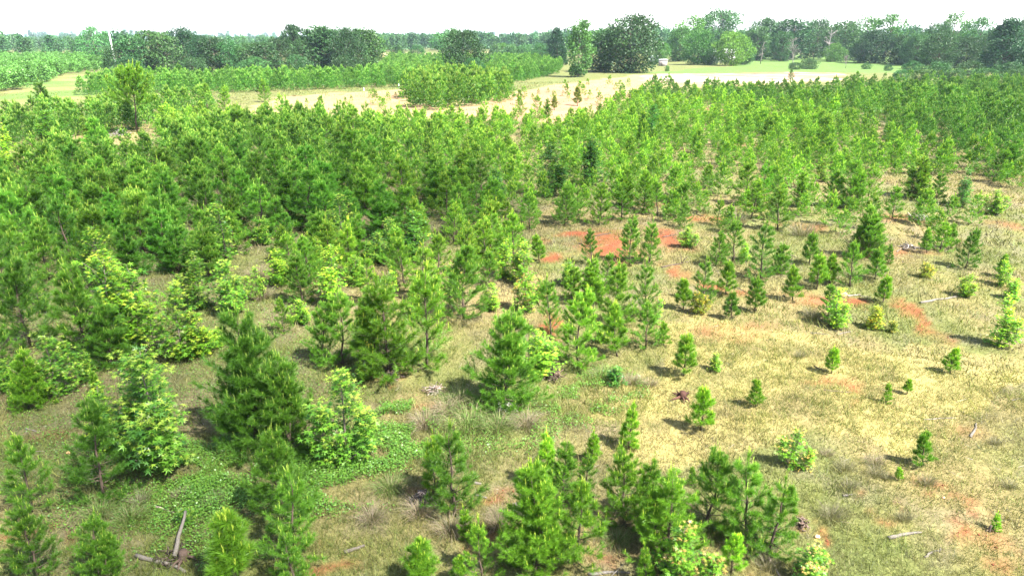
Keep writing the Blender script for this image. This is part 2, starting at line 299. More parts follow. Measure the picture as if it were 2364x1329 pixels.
# ---------------------------------------------------------------- plant generators
N_OLD = np.array([0.048, 0.125, 0.014]); N_NEW = np.array([0.128, 0.300, 0.025]); CANDLE = np.array([0.36, 0.46, 0.09])
BARKC = np.array([0.075, 0.054, 0.040]); BARKL = np.array([0.15, 0.125, 0.10])
def pine(seed, h, wide=1.0, dens=1.0, needle=0.19, nw=0.010, per=42, gap=1.0, tops=1, sides=True, lowest=0.045, trunk=True):
    """A young pine: leader, whorls of rising branches, bottle-brush shoots, upright pale candles. Returns (trunk buffer, crown buffer)."""
    rng = np.random.default_rng(seed); T = Buf(); C = Buf(); up = np.array([0, 0, 1.0])
    def shoot(pts, n, l, t0=0.3, tone=0.0, spread=(0.3, 1.35)):
        pts = np.asarray(pts); t = t0 + (1 - t0) * rng.random(n) ** 0.8; k = np.minimum((t * (len(pts) - 1)).astype(int), len(pts) - 2); u = t * (len(pts) - 1) - k
        base = pts[k] * (1 - u)[:, None] + pts[k + 1] * u[:, None]; ax = unit(pts[k + 1] - pts[k]); rd = perp(ax, rng)
        nt_ = max(4, n // 4); t[:nt_] = rng.uniform(.93, 1, nt_); k[:nt_] = len(pts) - 2; base[:nt_] = pts[-1] - (pts[-1] - pts[-2]) * rng.uniform(0, .15, (nt_, 1)); ax[:nt_] = unit(pts[-1] - pts[-2]); rd = perp(ax, rng)
        a = rng.uniform(*spread, n) * (1.15 - 0.35 * t); d = unit(ax * np.cos(a)[:, None] + rd * np.sin(a)[:, None] + np.array([0, 0, .06]))
        m = np.clip(tone + 0.45 * rng.random(n) + .35 * (t - .5), 0, 1)[:, None]
        blades(C, base, d, l * rng.uniform(.7, 1.1, n), nw, N_OLD * (1 - m) + N_NEW * m, rng)
    def candle(p, l, n=14, d0=None):
        d0 = up if d0 is None else d0; t = rng.random(n) * l; ax = np.broadcast_to(unit(d0 + rng.normal(0, .08, 3)), (n, 3)); rd = perp(ax, rng)
        d = unit(ax + rd * .28); m = rng.uniform(.4, 1, n)[:, None]
        blades(C, p + ax * t[:, None], d, rng.uniform(.05, .11, n) * (needle / .19), nw * 1.35, CANDLE * m + N_NEW * (1 - m), rng)
    leaders = [(np.zeros(3), h, 0.0, 1.0)]
    for k in range(tops - 1):
        leaders.append((np.array([rng.normal(0, .12), rng.normal(0, .12), 0]) * h * .5, h * rng.uniform(.72, .93), rng.uniform(0, 6.28), .85))
    for b0, hh, az0, ws in leaders:
        z = np.linspace(0, hh, 7); wob = np.cumsum(rng.normal(0, .017 * hh, (7, 2)), 0); wob -= wob[0]
        tp = np.c_[wob + b0[:2] * np.clip(z / (.3 * hh), 0, 1)[:, None], z]
        if trunk: tube(T, tp, np.linspace(.013 * hh + .012, .006, 7), 6, BARKC)
        at = lambda zz: np.array([np.interp(zz, z, tp[:, i]) for i in range(3)])
        zz = lowest * hh + rng.uniform(0, .05); step = .095 * hh * gap
        while zz < .90 * hh:
            f = zz / hh; m = rng.integers(4, 7); a0 = rng.uniform(0, 6.28)
            for q in range(m):
                if rng.random() > dens: continue
                az = a0 + q * 6.283 / m + rng.normal(0, .25); L = (.36 * hh * wide * ws * (1 - f) ** .8 * min(1, .85 + f * 1.2) + .05 * hh) * rng.uniform(.65, 1.12)
                el = R(2 + 44 * f + rng.normal(0, 9)); p = at(zz + rng.normal(0, .02 * hh)); P = [p]
                for s in range(4):
                    d = np.array([math.cos(az) * math.cos(el), math.sin(az) * math.cos(el), math.sin(el)]); p = p + d * L / 4; P.append(p); el += R(5 + 3 * s)
                P = np.array(P)
                if trunk: tube(T, P, np.linspace(.006 * hh * (1 - f) + .004, .003, 5), 3, BARKC, False)
                shoot(P, int(per * (0.7 + .6 * L)), needle, .12, .15 * f)
                if sides and L > .09 * hh:
                    for sg in range(rng.integers(3, 6)):
                        t = rng.uniform(.35, .85); pb = P[0] + (P[-1] - P[0]) * t; pb[2] = np.interp(t, np.linspace(0, 1, 5), P[:, 2])
                        aa = az + rng.choice([-1, 1]) * rng.uniform(.4, .9); e2 = R(rng.uniform(15, 45)); l2 = L * rng.uniform(.3, .5)
                        d = np.array([math.cos(aa) * math.cos(e2), math.sin(aa) * math.cos(e2), math.sin(e2)]); d2 = unit(d + up * .4)
                        S = np.array([pb, pb + d * l2 * .5, pb + d * l2 * .5 + d2 * l2 * .5]); shoot(S, int(per * .6), needle * .9, .1, .1 * f)
                        if rng.random() < .25 * f + .12: candle(S[-1], rng.uniform(.07, .14) * (hh / 3.2 + .3) , 8)
                if rng.random() < .15 + .9 * f: candle(P[-1], rng.uniform(.14, .26) * (hh / 3.5 + .2), 14)
            zz += step * rng.uniform(.8, 1.2) * (1 - .25 * f)
        shoot(np.array([at(.7 * hh), at(.85 * hh), at(hh)]), int(per * 2.4), needle * .85, 0, .3, (.35, .8))
        for k in range(3): candle(at(hh) + np.array([*rng.normal(0, .02, 2), -.02]), rng.uniform(.22, .38) * (hh / 3.5 + .15) * (1.2 if k == 0 else .7), 22, up + np.array([*rng.normal(0, .16, 2), 0]) * (k > 0))
    return T, C
G_DEEP = np.array([0.028, 0.105, 0.016]); G_MID = np.array([0.115, 0.27, 0.024]); G_TIP = np.array([0.27, 0.37, 0.05]); G_PINK = np.array([0.33, 0.22, 0.10])
STAR = []
for _k in range(5):
    _a = R(90 + (_k - 2) * 62); STAR.append((math.cos(_a), math.sin(_a), 1.0 if _k == 2 else .88 if _k in (1, 3) else .7))
def star_leaves(b, base, d, nrm, size, col):
    """Five-lobed leaves: five slim triangles fanned from the stalk."""
    N = len(base); side = unit(np.cross(d, nrm)); V = []; sz = np.broadcast_to(size, (N,))[:, None]
    ctr = base + d * sz * .28
    for cx, cy, l in STAR:
        ax = side * cx + d * cy; pr = side * cy - d * cx
        V.append(np.stack([ctr + pr * sz * .13 - ax * sz * .1, ctr - pr * sz * .13 - ax * sz * .1, ctr + ax * sz * l * .72 - nrm * sz * .12], 1))
    V = np.stack(V, 1).reshape(-1, 3); b.add(V, np.arange(len(V)).reshape(-1, 3), np.repeat(np.broadcast_to(col, (N, 3)), 15, 0))
def quad_leaves(b, base, d, nrm, size, col):
    N = len(base); s = unit(np.cross(d, nrm)); sz = np.broadcast_to(size, (N,))[:, None]
    V = np.stack([base, base + d * sz * .5 + s * sz * .38, base + d * sz, base + d * sz * .5 - s * sz * .38], 1).reshape(-1, 3)
    i = np.arange(N)[:, None] * 4; F = np.concatenate([i + np.array([[0, 1, 2]]), i + np.array([[0, 2, 3]])])
    b.add(V, F, np.repeat(np.broadcast_to(col, (N, 3)), 4, 0))
def gum(seed, h, wide=1.0, leaf=.12, tipc=G_TIP, tipn=.5, stems=1, per=7, star=True, dens=1.0, top_pow=.8, mix=.6):
    """A sweetgum sapling: one or a few upright stems, rising side shoots, rosettes of drooping star-shaped leaves with pale new tips."""
    rng = np.random.default_rng(seed); T = Buf(); C = Buf(); put = star_leaves if star else quad_leaves
    def rosette(p, ax, n, tip):
        az = rng.uniform(0, 6.28, n); out = np.c_[np.cos(az), np.sin(az), rng.uniform(-.75, .3, n)]; d = unit(out + ax * .45); nr = unit(np.array([0, 0, 1.0]) + .5 * d * np.array([1, 1, 0]) + rng.normal(0, .25, (n, 3)))
        nr = unit(nr - d * np.sum(nr * d, 1)[:, None]); m = np.clip(rng.normal(mix, .3, n) + .25 * np.sign(rng.random() - .5), 0, 1)[:, None]; col = G_DEEP * (1 - m) + G_MID * m
        if tip: w = rng.uniform(.35, 1, n)[:, None]; col = col * (1 - w) + tipc * w
        put(C, p + d * leaf * rng.uniform(.2, .7, n)[:, None] - np.array([0, 0, 1]) * rng.uniform(0, .5, n)[:, None] * leaf, d, nr, leaf * rng.uniform(.7, 1.15, n) * (.8 if tip else 1), col)
    for s in range(stems):
        off = np.array([rng.normal(0, .16), rng.normal(0, .16)]) * h * wide * (s > 0); hh = h * (1 if s == 0 else rng.uniform(.55, .85))
        z = np.linspace(0, hh, 6); P = np.c_[np.cumsum(rng.normal(0, .012 * hh, (6, 2)), 0) + off * np.clip(z / (.4 * hh), 0, 1)[:, None], z]; tube(T, P, np.linspace(.012 * hh + .006, .004, 6), 5, BARKL)
        nb = int(36 * dens * (.6 + .4 * hh / 2.5))
        for k in range(nb):
            f = .06 + .90 * (k + rng.random()) / nb; p = np.array([np.interp(f * hh, z, P[:, i]) for i in range(3)]); az = k * 2.4 + rng.normal(0, .4)
            L = hh * (.34 * wide * (1 - f) ** top_pow * min(1, .5 + f * 2.5) + .035) * rng.uniform(.6, 1.15); el = R(18 + 35 * f + rng.normal(0, 10))
            d = np.array([math.cos(az) * math.cos(el), math.sin(az) * math.cos(el), math.sin(el)]); e = p + d * L; tube(T, np.array([p, p + d * L * .5, e + np.array([0, 0, .05 * L])]), [.007, .005, .003], 3, BARKL, False)
            nr = max(2, int(L / (leaf * .85)))
            for q in range(nr):
                t = (q + 1) / nr; pt = p + d * L * t + rng.normal(0, leaf * .35, 3); rosette(pt, d, max(3, int(per * rng.uniform(.7, 1.2))), q == nr - 1 and rng.random() < tipn + .5 * f * tipn)
        for q in range(4): rosette(P[-1] - np.array([0, 0, q * leaf * .7]), np.array([0, 0, 1.0]), per, q < 2)
    return T, C
def crown_tree(seed, h, kind):
    """A grown tree: tapered trunk, spreading limbs, leaf sprays in clumps round the limb ends with gaps between them."""
    rng = np.random.default_rng(seed); T = Buf(); C = Buf(); up = np.array([0, 0, 1.0])
    K = dict(oak=(.52, .06, .95, 170, .15, 60), tall=(.30, .05, .98, 120, .11, 54), airy=(.36, .20, .97, 66, .10, 46), cone=(.42, .02, .98, 160, .12, 60), bush=(.75, .0, .95, 90, .22, 56), oldpine=(.30, .42, .98, 90, .10, 60), stout=(.46, .02, .97, 160, .14, 60))[kind]
    w, z0, z1, nb, br, per = K; wob = np.cumsum(rng.normal(0, .012 * h, (7, 2)), 0); z = np.linspace(0, .9 * h, 7); P = np.c_[wob - wob[0], z]
    tube(T, P, np.linspace(.020 * h, .004 * h, 7), 7, BARKC if kind != 'tall' else BARKL)
    lob = rng.uniform(0, 6.28, 3); rsh = lambda az, f: 1 + .16 * math.sin(2 * az + lob[0]) + .14 * math.sin(3 * az + lob[1] + 4 * f) + .12 * math.sin(5 * az + lob[2] + 9 * f)
    for k in range(nb):
        f = (k + rng.random()) / nb; az = rng.uniform(0, 6.28)
        if kind in ('oak', 'stout', 'bush'): prof = max(0.12, math.sin(math.pi * min(1, (.16 + .80 * f)) ** 1.15)) ** .65
        elif kind == 'cone': prof = (1 - f) ** .75 * min(1, .7 + 3 * f) + .06
        elif kind == 'oldpine': prof = max(.15, math.sin(math.pi * (.12 + .80 * f))) ** .8
        elif kind == 'airy': prof = max(.2, math.sin(math.pi * (.1 + .8 * f)))
        else: prof = max(.18, math.sin(math.pi * (.10 + .82 * f))) ** .7
        r = w * h * prof * rng.uniform(.35, 1.0) ** .55 * rsh(az, f); zc = h * (z0 + (z1 - z0 - br * .35) * f) + rng.normal(0, .012 * h)
        c = np.array([r * math.cos(az), r * math.sin(az), zc]); rb = br * h * rng.uniform(.55, 1.1)
        if k % 2 == 0:
            zs = max(.05 * h, zc - .45 * r - .06 * h); s0 = np.array([np.interp(min(zs, .9 * h), z, P[:, i]) for i in range(3)])
            tube(T, np.array([s0, s0 * .45 + c * .55 + np.array([0, 0, -.03 * h]), c]), [.006 * h * (1.2 - f) + .01, .004 * h, .0015 * h], 4, BARKC if kind != 'tall' else BARKL, False)
        n = int(per * rng.uniform(.7, 1.3)); d = unit(rng.normal(size=(n, 3)) * np.array([1, 1, .75])); rad = rb * rng.uniform(.25, 1.0, n) ** .6
        p = c + d * rad[:, None] * np.array([1, 1, .7]); tone = rng.uniform(.78, 1.22); mm = rng.uniform(.7, 1.3, n)[:, None]
        gcol = np.array([.042, .108, .028]) if kind not in ('oldpine',) else np.array([.052, .098, .022]); ld = unit(d + rng.normal(0, .7, (n, 3)) + np.array([0, 0, -.1])); nr = unit(np.cross(ld, rng.normal(size=(n, 3))))
        quad_leaves(C, p, ld, nr, h * (.058 if kind == 'bush' else .034) * rng.uniform(.6, 1.25, n), gcol * tone * mm)
    return T, C

PINES = {}
def reg(key, **kw): PINES[key] = kw
for i in range(8): reg(f"full{i}", seed=10 + i, tops=1 + (i == 6), dens=(1, .92, 1, .85, 1, .8, .9, .95)[i], gap=(1, 1.1, .95, 1.2, 1, 1.25, 1.05, .9)[i], h=3.4, wide=.82 + .11 * (i % 3), per=150, nw=.0095)
for i in range(3): reg(f"bushy{i}", seed=30 + i, h=3.6, wide=1.08, per=155, nw=.0095, tops=2 + i % 2)
for i in range(3): reg(f"open{i}", seed=40 + i, h=2.8, wide=.86, dens=.8, per=115, gap=1.25, nw=.0095)
for i in range(3): reg(f"small{i}", seed=50 + i, h=1.4, wide=.9, per=105, gap=1.5, needle=.16, nw=.0085, sides=True, lowest=.16)
for i in range(2): reg(f"slim{i}", seed=60 + i, h=2.2, wide=.55, dens=.9, per=110, gap=1.2, nw=.009)
for i in range(2): reg(f"mop{i}", seed=70 + i, h=1.7, wide=.95, per=90, tops=2, needle=.2, nw=.009, lowest=.28, gap=1.35, dens=.85)
reg('lone', seed=200, h=9.5, wide=1.55, per=150, needle=.40, nw=.035, dens=1.0, lowest=.42, gap=.6)
PM = {}
def pine_parts(key):
    if key not in PM:
        T, C = pine(**PINES[key]); PM[key] = [("trunk", buf_mesh("pine_trunk", T, M_BARK), False), ("crown", buf_mesh("pine_crown", C, M_NEEDLE), True)]
    return PM[key]
GUMS = {}
for i in range(4): GUMS[f"gum{i}"] = dict(seed=80 + i, h=2.6, wide=.85, leaf=.165, stems=3, per=8, top_pow=.6)
for i in range(3): GUMS[f"broad{i}"] = dict(seed=90 + i, h=2.2, wide=1.2, leaf=.15, stems=5, per=8, top_pow=.5)
for i in range(2): GUMS[f"narrow{i}"] = dict(seed=100 + i, h=2.2, wide=.62, leaf=.13, stems=1, per=9, top_pow=.6)
for i in range(2): GUMS[f"pink{i}"] = dict(seed=110 + i, h=1.8, wide=1.1, leaf=.14, stems=3, per=8, top_pow=.6, tipc=G_PINK, tipn=.4)
for i in range(2): GUMS[f"little{i}"] = dict(seed=120 + i, h=.9, wide=1.25, leaf=.12, stems=3, per=7, tipn=.3, dens=.8)
for i in range(2): GUMS[f"dark{i}"] = dict(seed=130 + i, h=3.6, wide=1.15, leaf=.22, stems=3, per=8, tipn=.05, mix=.2, top_pow=.6)
GM = {}
def gum_parts(key):
    if key not in GM:
        T, C = gum(**GUMS[key]); GM[key] = [("stem", buf_mesh("sapling_stem", T, M_BARK), False), ("leaves", buf_mesh("sapling_leaves", C, M_LEAF), True)]
    return GM[key]
TONES = {'b': (1.42, 1.28, .95), 'y': (1.8, 1.6, 1.0), 'g': (1.12, 1.08, 1), 'd': (.90, .92, .95), 't': (.72, .92, 1.15), 'r': (1.7, .95, 1.2), 'o': (1.9, 1.0, .8)}

# ---------------------------------------------------------------- hand-placed pines: base x, base y, top y, form, tone, label
HAND = [
 (75, 1180, 1012, 'open0', 'g', "loose pine at the photo's left edge, above the orange clay strip"),
 (88, 1335, 1160, 'full0', 'g', "pine in front of the orange clay strip in the bottom left corner"),
 (242, 1150, 932, 'full1', 'd', "dense conical pine standing just in front of the yellow-tipped sweetgum"),
 (232, 1350, 1195, 'bushy0', 'g', "round many-topped pine cut by the bottom edge, beside the white fallen log"),
 (545, 1350, 1180, 'mop0', 'b', "broad yellow-green pine right of the white fallen logs at the bottom edge"),
 (655, 1195, 988, 'full2', 'g', "upper pine of the overlapping column of three, tall pale candles on top"),
 (682, 1300, 1094, 'open1', 'g', "middle pine of the overlapping column of three, bare trunk showing"),
 (692, 1370, 1225, 'full3', 'g', "lowest pine of the overlapping column, cut by the bottom edge"),
 (590, 1020, 722, 'bushy1', 'd', "biggest dark bushy pine beside the star-leaved sweetgum, spreading to the ground"),
 (668, 1050, 828, 'bushy2', 'g', "pine with a crown of pale candles in front of the biggest dark pine"),
 (898, 862, 632, 'bushy0', 'b', "wide bright pine whose lower boughs overhang the small red clay bank"),
 (985, 850, 622, 'open2', 'b', "tall open pine with bare trunk, right of the wide bright pine above the clay bank"),
 (1165, 935, 712, 'bushy2', 'g', "round bushy pine with pale candles standing over the white dead weeds"),
 (1337, 845, 672, 'full4', 'b', "tall bright pine with bare lower trunk right of the broad low sweetgum"),
 (1425, 822, 708, 'small0', 'b', "yellow-candled little pine between the tall bright pine and the open grass"),
 (1490, 805, 700, 'open0', 'g', "thin greyer pine with visible trunk left of the small oval sweetgum"),
 (1532, 798, 745, 'small1', 'b', "small thin pine at the grass edge under the oval sweetgum"),
 (1578, 868, 773, 'small2', 'b', "little pine alone on straw grass with a dark low bough at its foot"),
 (1453, 1036, 932, 'slim0', 'y', "slender yellow-green spire of a pine alone in straw grass"),
 (1617, 992, 898, 'small0', 'y', "pale see-through little pine just below the burnt red stump"),
 (1745, 938, 878, 'small1', 'b', "small lopsided pine between the burnt stump and the pink clay scrape"),
 (1920, 862, 802, 'small2', 'y', "tiny bright pine with a neat shadow beside the clay track"),
 (2193, 862, 805, 'small0', 'y', "tiny yellow pine alone on the far grass slope"),
 (2127, 1078, 1002, 'small1', 'g', "dark green little pine leaning over the open grass, alone"),
 (2093, 910, 874, 'mop1', 'y', "low glowing yellow pine tuft above the pink clay scrape"),
 (2045, 930, 883, 'slim1', 'y', "spindly yellow pine seedling left of the low yellow tuft"),
 (2073, 1108, 1078, 'small2', 'y', "knee-high seedling among dark weed clumps on the grass"),
 (2297, 1224, 1183, 'slim0', 'y', "yellow seedling behind the short black stump"),
 (1008, 1135, 1008, 'slim1', 'b', "paler left-hand pine of the pair above the dark brush heap"),
 (1050, 1190, 982, 'open1', 'g', "taller pine of the pair above the dark brush heap, bare red soil beside it"),
 (972, 1350, 1240, 'mop0', 'b', "mop-headed bright pine on a thin trunk at the bottom edge"),
 (1112, 1335, 1208, 'open2', 'b', "small pine at the bottom edge right of the mop-headed one"),
 (1078, 1245, 1172, 'slim0', 'y', "faint pale seedling between the red bare soil and the bottom edge"),
 (1058, 1352, 1285, 'small1', 'b', "tiny pine tip between two bottom edge pines"),
 (1240, 1310, 1072, 'bushy1', 'b', "bushy candle-topped pine leading the lower middle cluster"),
 (1327, 1300, 1112, 'open0', 'b', "airy pine on a thin bare trunk right of the candle-topped cluster leader"),
 (1298, 1170, 1020, 'full1', 'g', "dark-hearted pine behind the candle-topped cluster leader"),
 (1262, 1130, 1000, 'slim1', 'y', "yellow pointed pine at the back of the lower middle cluster"),
 (1350, 1145, 1048, 'open2', 'g', "thin pine right of the dark-hearted cluster pine"),
 (1365, 1065, 990, 'slim0', 'y', "narrow yellow seedling on straw above the lower middle cluster"),
 (1442, 1215, 1033, 'full0', 'b', "first pine of the lower row, widest at its foot, facing the straw grass"),
 (1485, 1195, 1058, 'slim1', 'g', "narrow pine squeezed second in the lower row"),
 (1536, 1280, 1085, 'bushy0', 'b', "bright heavy pine in the middle of the lower row"),
 (1628, 1225, 1034, 'full2', 'g', "tall dark-topped pine of the lower row behind the pink-tipped sweetgum"),
 (1722, 1262, 1052, 'open1', 'g', "fork-topped pine with a black bare trunk in the lower row"),
 (1772, 1280, 1098, 'full3', 'g', "last blue-green pine of the lower row with drooping right side"),
 (1688, 1320, 1240, 'small0', 'y', "small bright pine in front of the black-trunked pine"),
 (1490, 1350, 1262, 'slim0', 'b', "pale candle pine at the bottom edge beside the pink-tipped sweetgum"),
 (1595, 1120, 1075, 'slim1', 'b', "half-hidden pine top behind the lower row"),
 (752, 838, 694, 'full4', 'g', "dense pine right of the biggest dark pine, dead twigs low down"),
 (793, 842, 668, 'open2', 'g', "thin tall pine with a long bare trunk next to the dense one"),
 (655, 770, 690, 'open0', 'b', "bright layered pine above the biggest dark pine"),
 (700, 700, 578, 'full0', 'g', "greyish pine standing before a yellow-leaved sweetgum"),
 (935, 660, 543, 'full1', 'b', "bright conical pine among the leafy saplings in the middle"),
 (1070, 738, 568, 'full2', 'g', "broad-skirted pine whose shadow falls on bare straw"),
 (860, 700, 588, 'full3', 'b', "pine with golden candles between two leafy saplings"),
 (1008, 605, 540, 'slim0', 'g', "narrow pine behind the middle saplings"),
 (1372, 698, 598, 'bushy1', 'b', "yellow-topped pine group leader left of the clay track"),
 (1420, 748, 610, 'full4', 'b', "tall pine beside the thin-trunked ones at the clearing edge"),
 (1483, 730, 608, 'open1', 'g', "thin-trunked airy pine at the clearing edge"),
 (1272, 778, 638, 'open2', 'g', "pine with red soil glowing behind its trunk"),
 (1320, 700, 610, 'full0', 'b', "crowded pine behind the yellow-topped leader"),
 (1400, 660, 585, 'full1', 'g', "pine tucked behind the yellow-topped leader's right side"),
 (1130, 660, 580, 'full2', 'g', "dark pine left of the golden sweetgum pair"),
 (1185, 570, 498, 'full3', 'b', "pine lit on its right side above the golden sweetgum pair"),
 (1245, 605, 543, 'small2', 'b', "little pine left of the small red bank"),
 (1367, 612, 528, 'open0', 'd', "greyish sparse pine standing in the red clay patches"),
 (1458, 608, 503, 'full4', 'g', "left twin of two upright pines right of the red clay patches"),
 (1498, 608, 508, 'full0', 'g', "right twin of two upright pines beside the black broken limb"),
 (1580, 528, 464, 'full1', 'g', "round small pine above the black broken limb"),
 (1625, 695, 596, 'open1', 'g', "layered pine by the clay track with bare trunk"),
 (1577, 714, 646, 'small0', 'b', "bright small pine at the top of the straw clearing"),
 (1675, 680, 606, 'small1', 'b', "pale little pine with red clay both sides"),
 (1742, 722, 643, 'small2', 'g', "upright little pine over the clay track's bend"),
 (1690, 738, 678, 'small0', 'd', "thin greyish little pine left of the upright one at the bend"),
 (1830, 694, 618, 'small1', 'b', "rounded bright pine near the rusty stone"),
 (1652, 614, 533, 'full2', 'g', "pine left of the tall pair over the clay scar"),
 (1690, 606, 503, 'open2', 'g', "layered tall pine over the clay scar"),
 (1755, 646, 513, 'full3', 'd', "tall dark double-storey pine, tallest around the clay scar"),
 (1800, 632, 560, 'bushy2', 'g', "round dark pine right of the tall double-storey one"),
 (1885, 668, 588, 'small2', 'b', "left pine of three behind the rusty stone"),
 (1915, 655, 590, 'small0', 'b', "middle pine of three behind the rusty stone"),
 (1962, 662, 558, 'open0', 'g', "layered right pine of three behind the rusty stone"),
 (2020, 645, 575, 'small1', 'g', "narrow pine on the grass right of the layered three"),
 (2050, 608, 563, 'slim1', 'g', "slim small pine behind the narrow one"),
 (2038, 700, 638, 'small2', 'b', "small fresh pine alone left of the long pale log"),
 (2228, 618, 528, 'full4', 'd', "leaning dark pine alone on the far grassy side"),
 (1982, 590, 494, 'bushy0', 'g', "left half of the thick dark double pine over grey dead brush"),
 (2012, 592, 476, 'bushy1', 'g', "right half of the thick dark double pine over grey dead brush"),
 (2140, 584, 530, 'small0', 'g', "left small pine of the trio past the brush pile"),
 (2170, 580, 508, 'full0', 'b', "tall middle pine of the trio past the brush pile"),
 (2195, 575, 520, 'small1', 'g', "right small pine of the trio past the brush pile"),
 (1912, 735, 655, 'full1', 'g', "dull pine directly behind the bright lemon sweetgum"),
 (1868, 612, 540, 'small2', 'g', "thin pine behind the rounded bright one"),
 (2310, 640, 590, 'small0', 'g', "small pine at the far right edge among low saplings"),
 (70, 800, 598, 'full2', 'd', "dark upright pine with pale candles standing at the left edge"),
 (15, 850, 715, 'full3', 'g', "pine cut by the left edge below the dark upright one"),
 (215, 830, 608, 'full4', 'g', "pine overlapping the big pale sweetgum with a bare trunk foot"),
 (260, 845, 690, 'bushy2', 'd', "low spreading pine at the foot of the big pale sweetgum"),
 (72, 940, 808, 'bushy1', 'b', "yellow-green rounded pine at the left edge of the grass path"),
 (225, 915, 852, 'slim0', 'b', "small pine top poking up behind the pale sweetgum clump on the path"),
 (1280, 255, 222, 'small0', 'r', "left reddish stunted pine on the bare pink slope"),
 (1333, 245, 203, 'small1', 'r', "right reddish stunted pine on the bare pink slope"),
 (1958, 482, 362, 'bushy0', 'g', "large pine fronting the right stand above the thick double pine"), (1925, 478, 395, 'full2', 'g', "pine to the left of the large one fronting the right stand"), (2003, 478, 385, 'full5', 'b', "pine to the right of the large one fronting the right stand"),
 (2110, 458, 362, 'bushy2', 'b', "big bright pine left of the blue-green leafy sapling"), (2160, 470, 395, 'full0', 'g', "duller pine between the big bright pine and the blue-green sapling"), (1795, 508, 398, 'full3', 'g', "pine with dark foot over the low dark round bush"),
 (1850, 478, 392, 'full6', 'b', "middle pine of the right stand's front"), (1722, 472, 372, 'full1', 'b', "pine above the low dark round bush, set back"), (1565, 505, 418, 'full7', 'g', "pine behind the black forked branch"),
 (1482, 488, 395, 'full4', 'b', "pine directly above the twin pines, set back in the stand"), (1302, 522, 428, 'full2', 'g', "pine just below the broad dark round tree, right side"), (1382, 520, 418, 'full0', 'b', "pine above the upper red clay"),
 (1222, 528, 446, 'full5', 'g', "pine just below the broad dark round tree, left side"), (1440, 478, 385, 'full6', 'b', "pine right of the dark leafy pyramid"), (1335, 500, 430, 'open1', 'g', "open pine left of the one above the upper red clay"),
 (2290, 420, 340, 'full7', 'g', "big pine at the right edge of the stand, set back"), (2060, 505, 430, 'full1', 'g', "pine beside the grey slash pile"), (1655, 520, 455, 'open2', 'b', "small open pine right of the black forked branch"),
 (1240, 278, 220, 'full5', 'b', "left pine of the small group on the pink slope"), (1262, 272, 226, 'full6', 'g', "right pine of the small group on the pink slope"),
 (1204, 264, 222, 'full7', 'b', "pine at the edge of the pink slope, nearest the centre clump"), (1385, 282, 236, 'full0', 'g', "dark small pine on the right rim of the pink slope"),
 (1412, 280, 232, 'full3', 'b', "lighter small pine on the right rim of the pink slope"), (1345, 292, 250, 'open0', 'b', "loose low pine at the foot of the pink slope"),
 (690, 268, 232, 'full2', 'b', "pine standing in the cream field's front edge, first"), (742, 262, 220, 'full4', 'b', "pine before the cream field's front edge, second and tallest"), (798, 266, 236, 'small1', 'b', "little round pine on the cream field's front edge"),
 (318, 306, 150, 'lone', 'b', "lone older pine with long bare trunk and round crown in the young stand"),
 (1825, 186, 160, 'full1', 'd', "dark pine top against the white sand strip"),
 (612, 236, 185, 'full2', 'b', "pale pointed pine at the rim of the cream field"),
 (480, 258, 190, 'full3', 'b', "taller left pine of two before the cream field"),
 (522, 262, 200, 'full4', 'b', "right pine of two before the cream field"),
 (108, 262, 185, 'bushy0', 'd', "dark bushy pine rising before the smooth left meadow"),
]

used_xy = []
GROUP_P = "young pines of the plantation"
def place_pine(px, pb, pt, key, tone, label, group):
    g = ground(px, pb); h = height_to(g, pt); ref = PINES[key]['h']; s = h / ref; w = s * rnd.uniform(.95, 1.08)
    k = rnd.uniform(.88, 1.12); c = np.array(TONES[tone]) * k
    used_xy.append((g[0], g[1], .33 * h))
    return plant("pine_sapling" if key != 'lone' else "pine_tree", pine_parts(key), (g[0], g[1], g[2] - .02), rnd.uniform(0, 6.28), (w, w, s), c, label, "pine", group)
for row in HAND: place_pine(*row, GROUP_P)

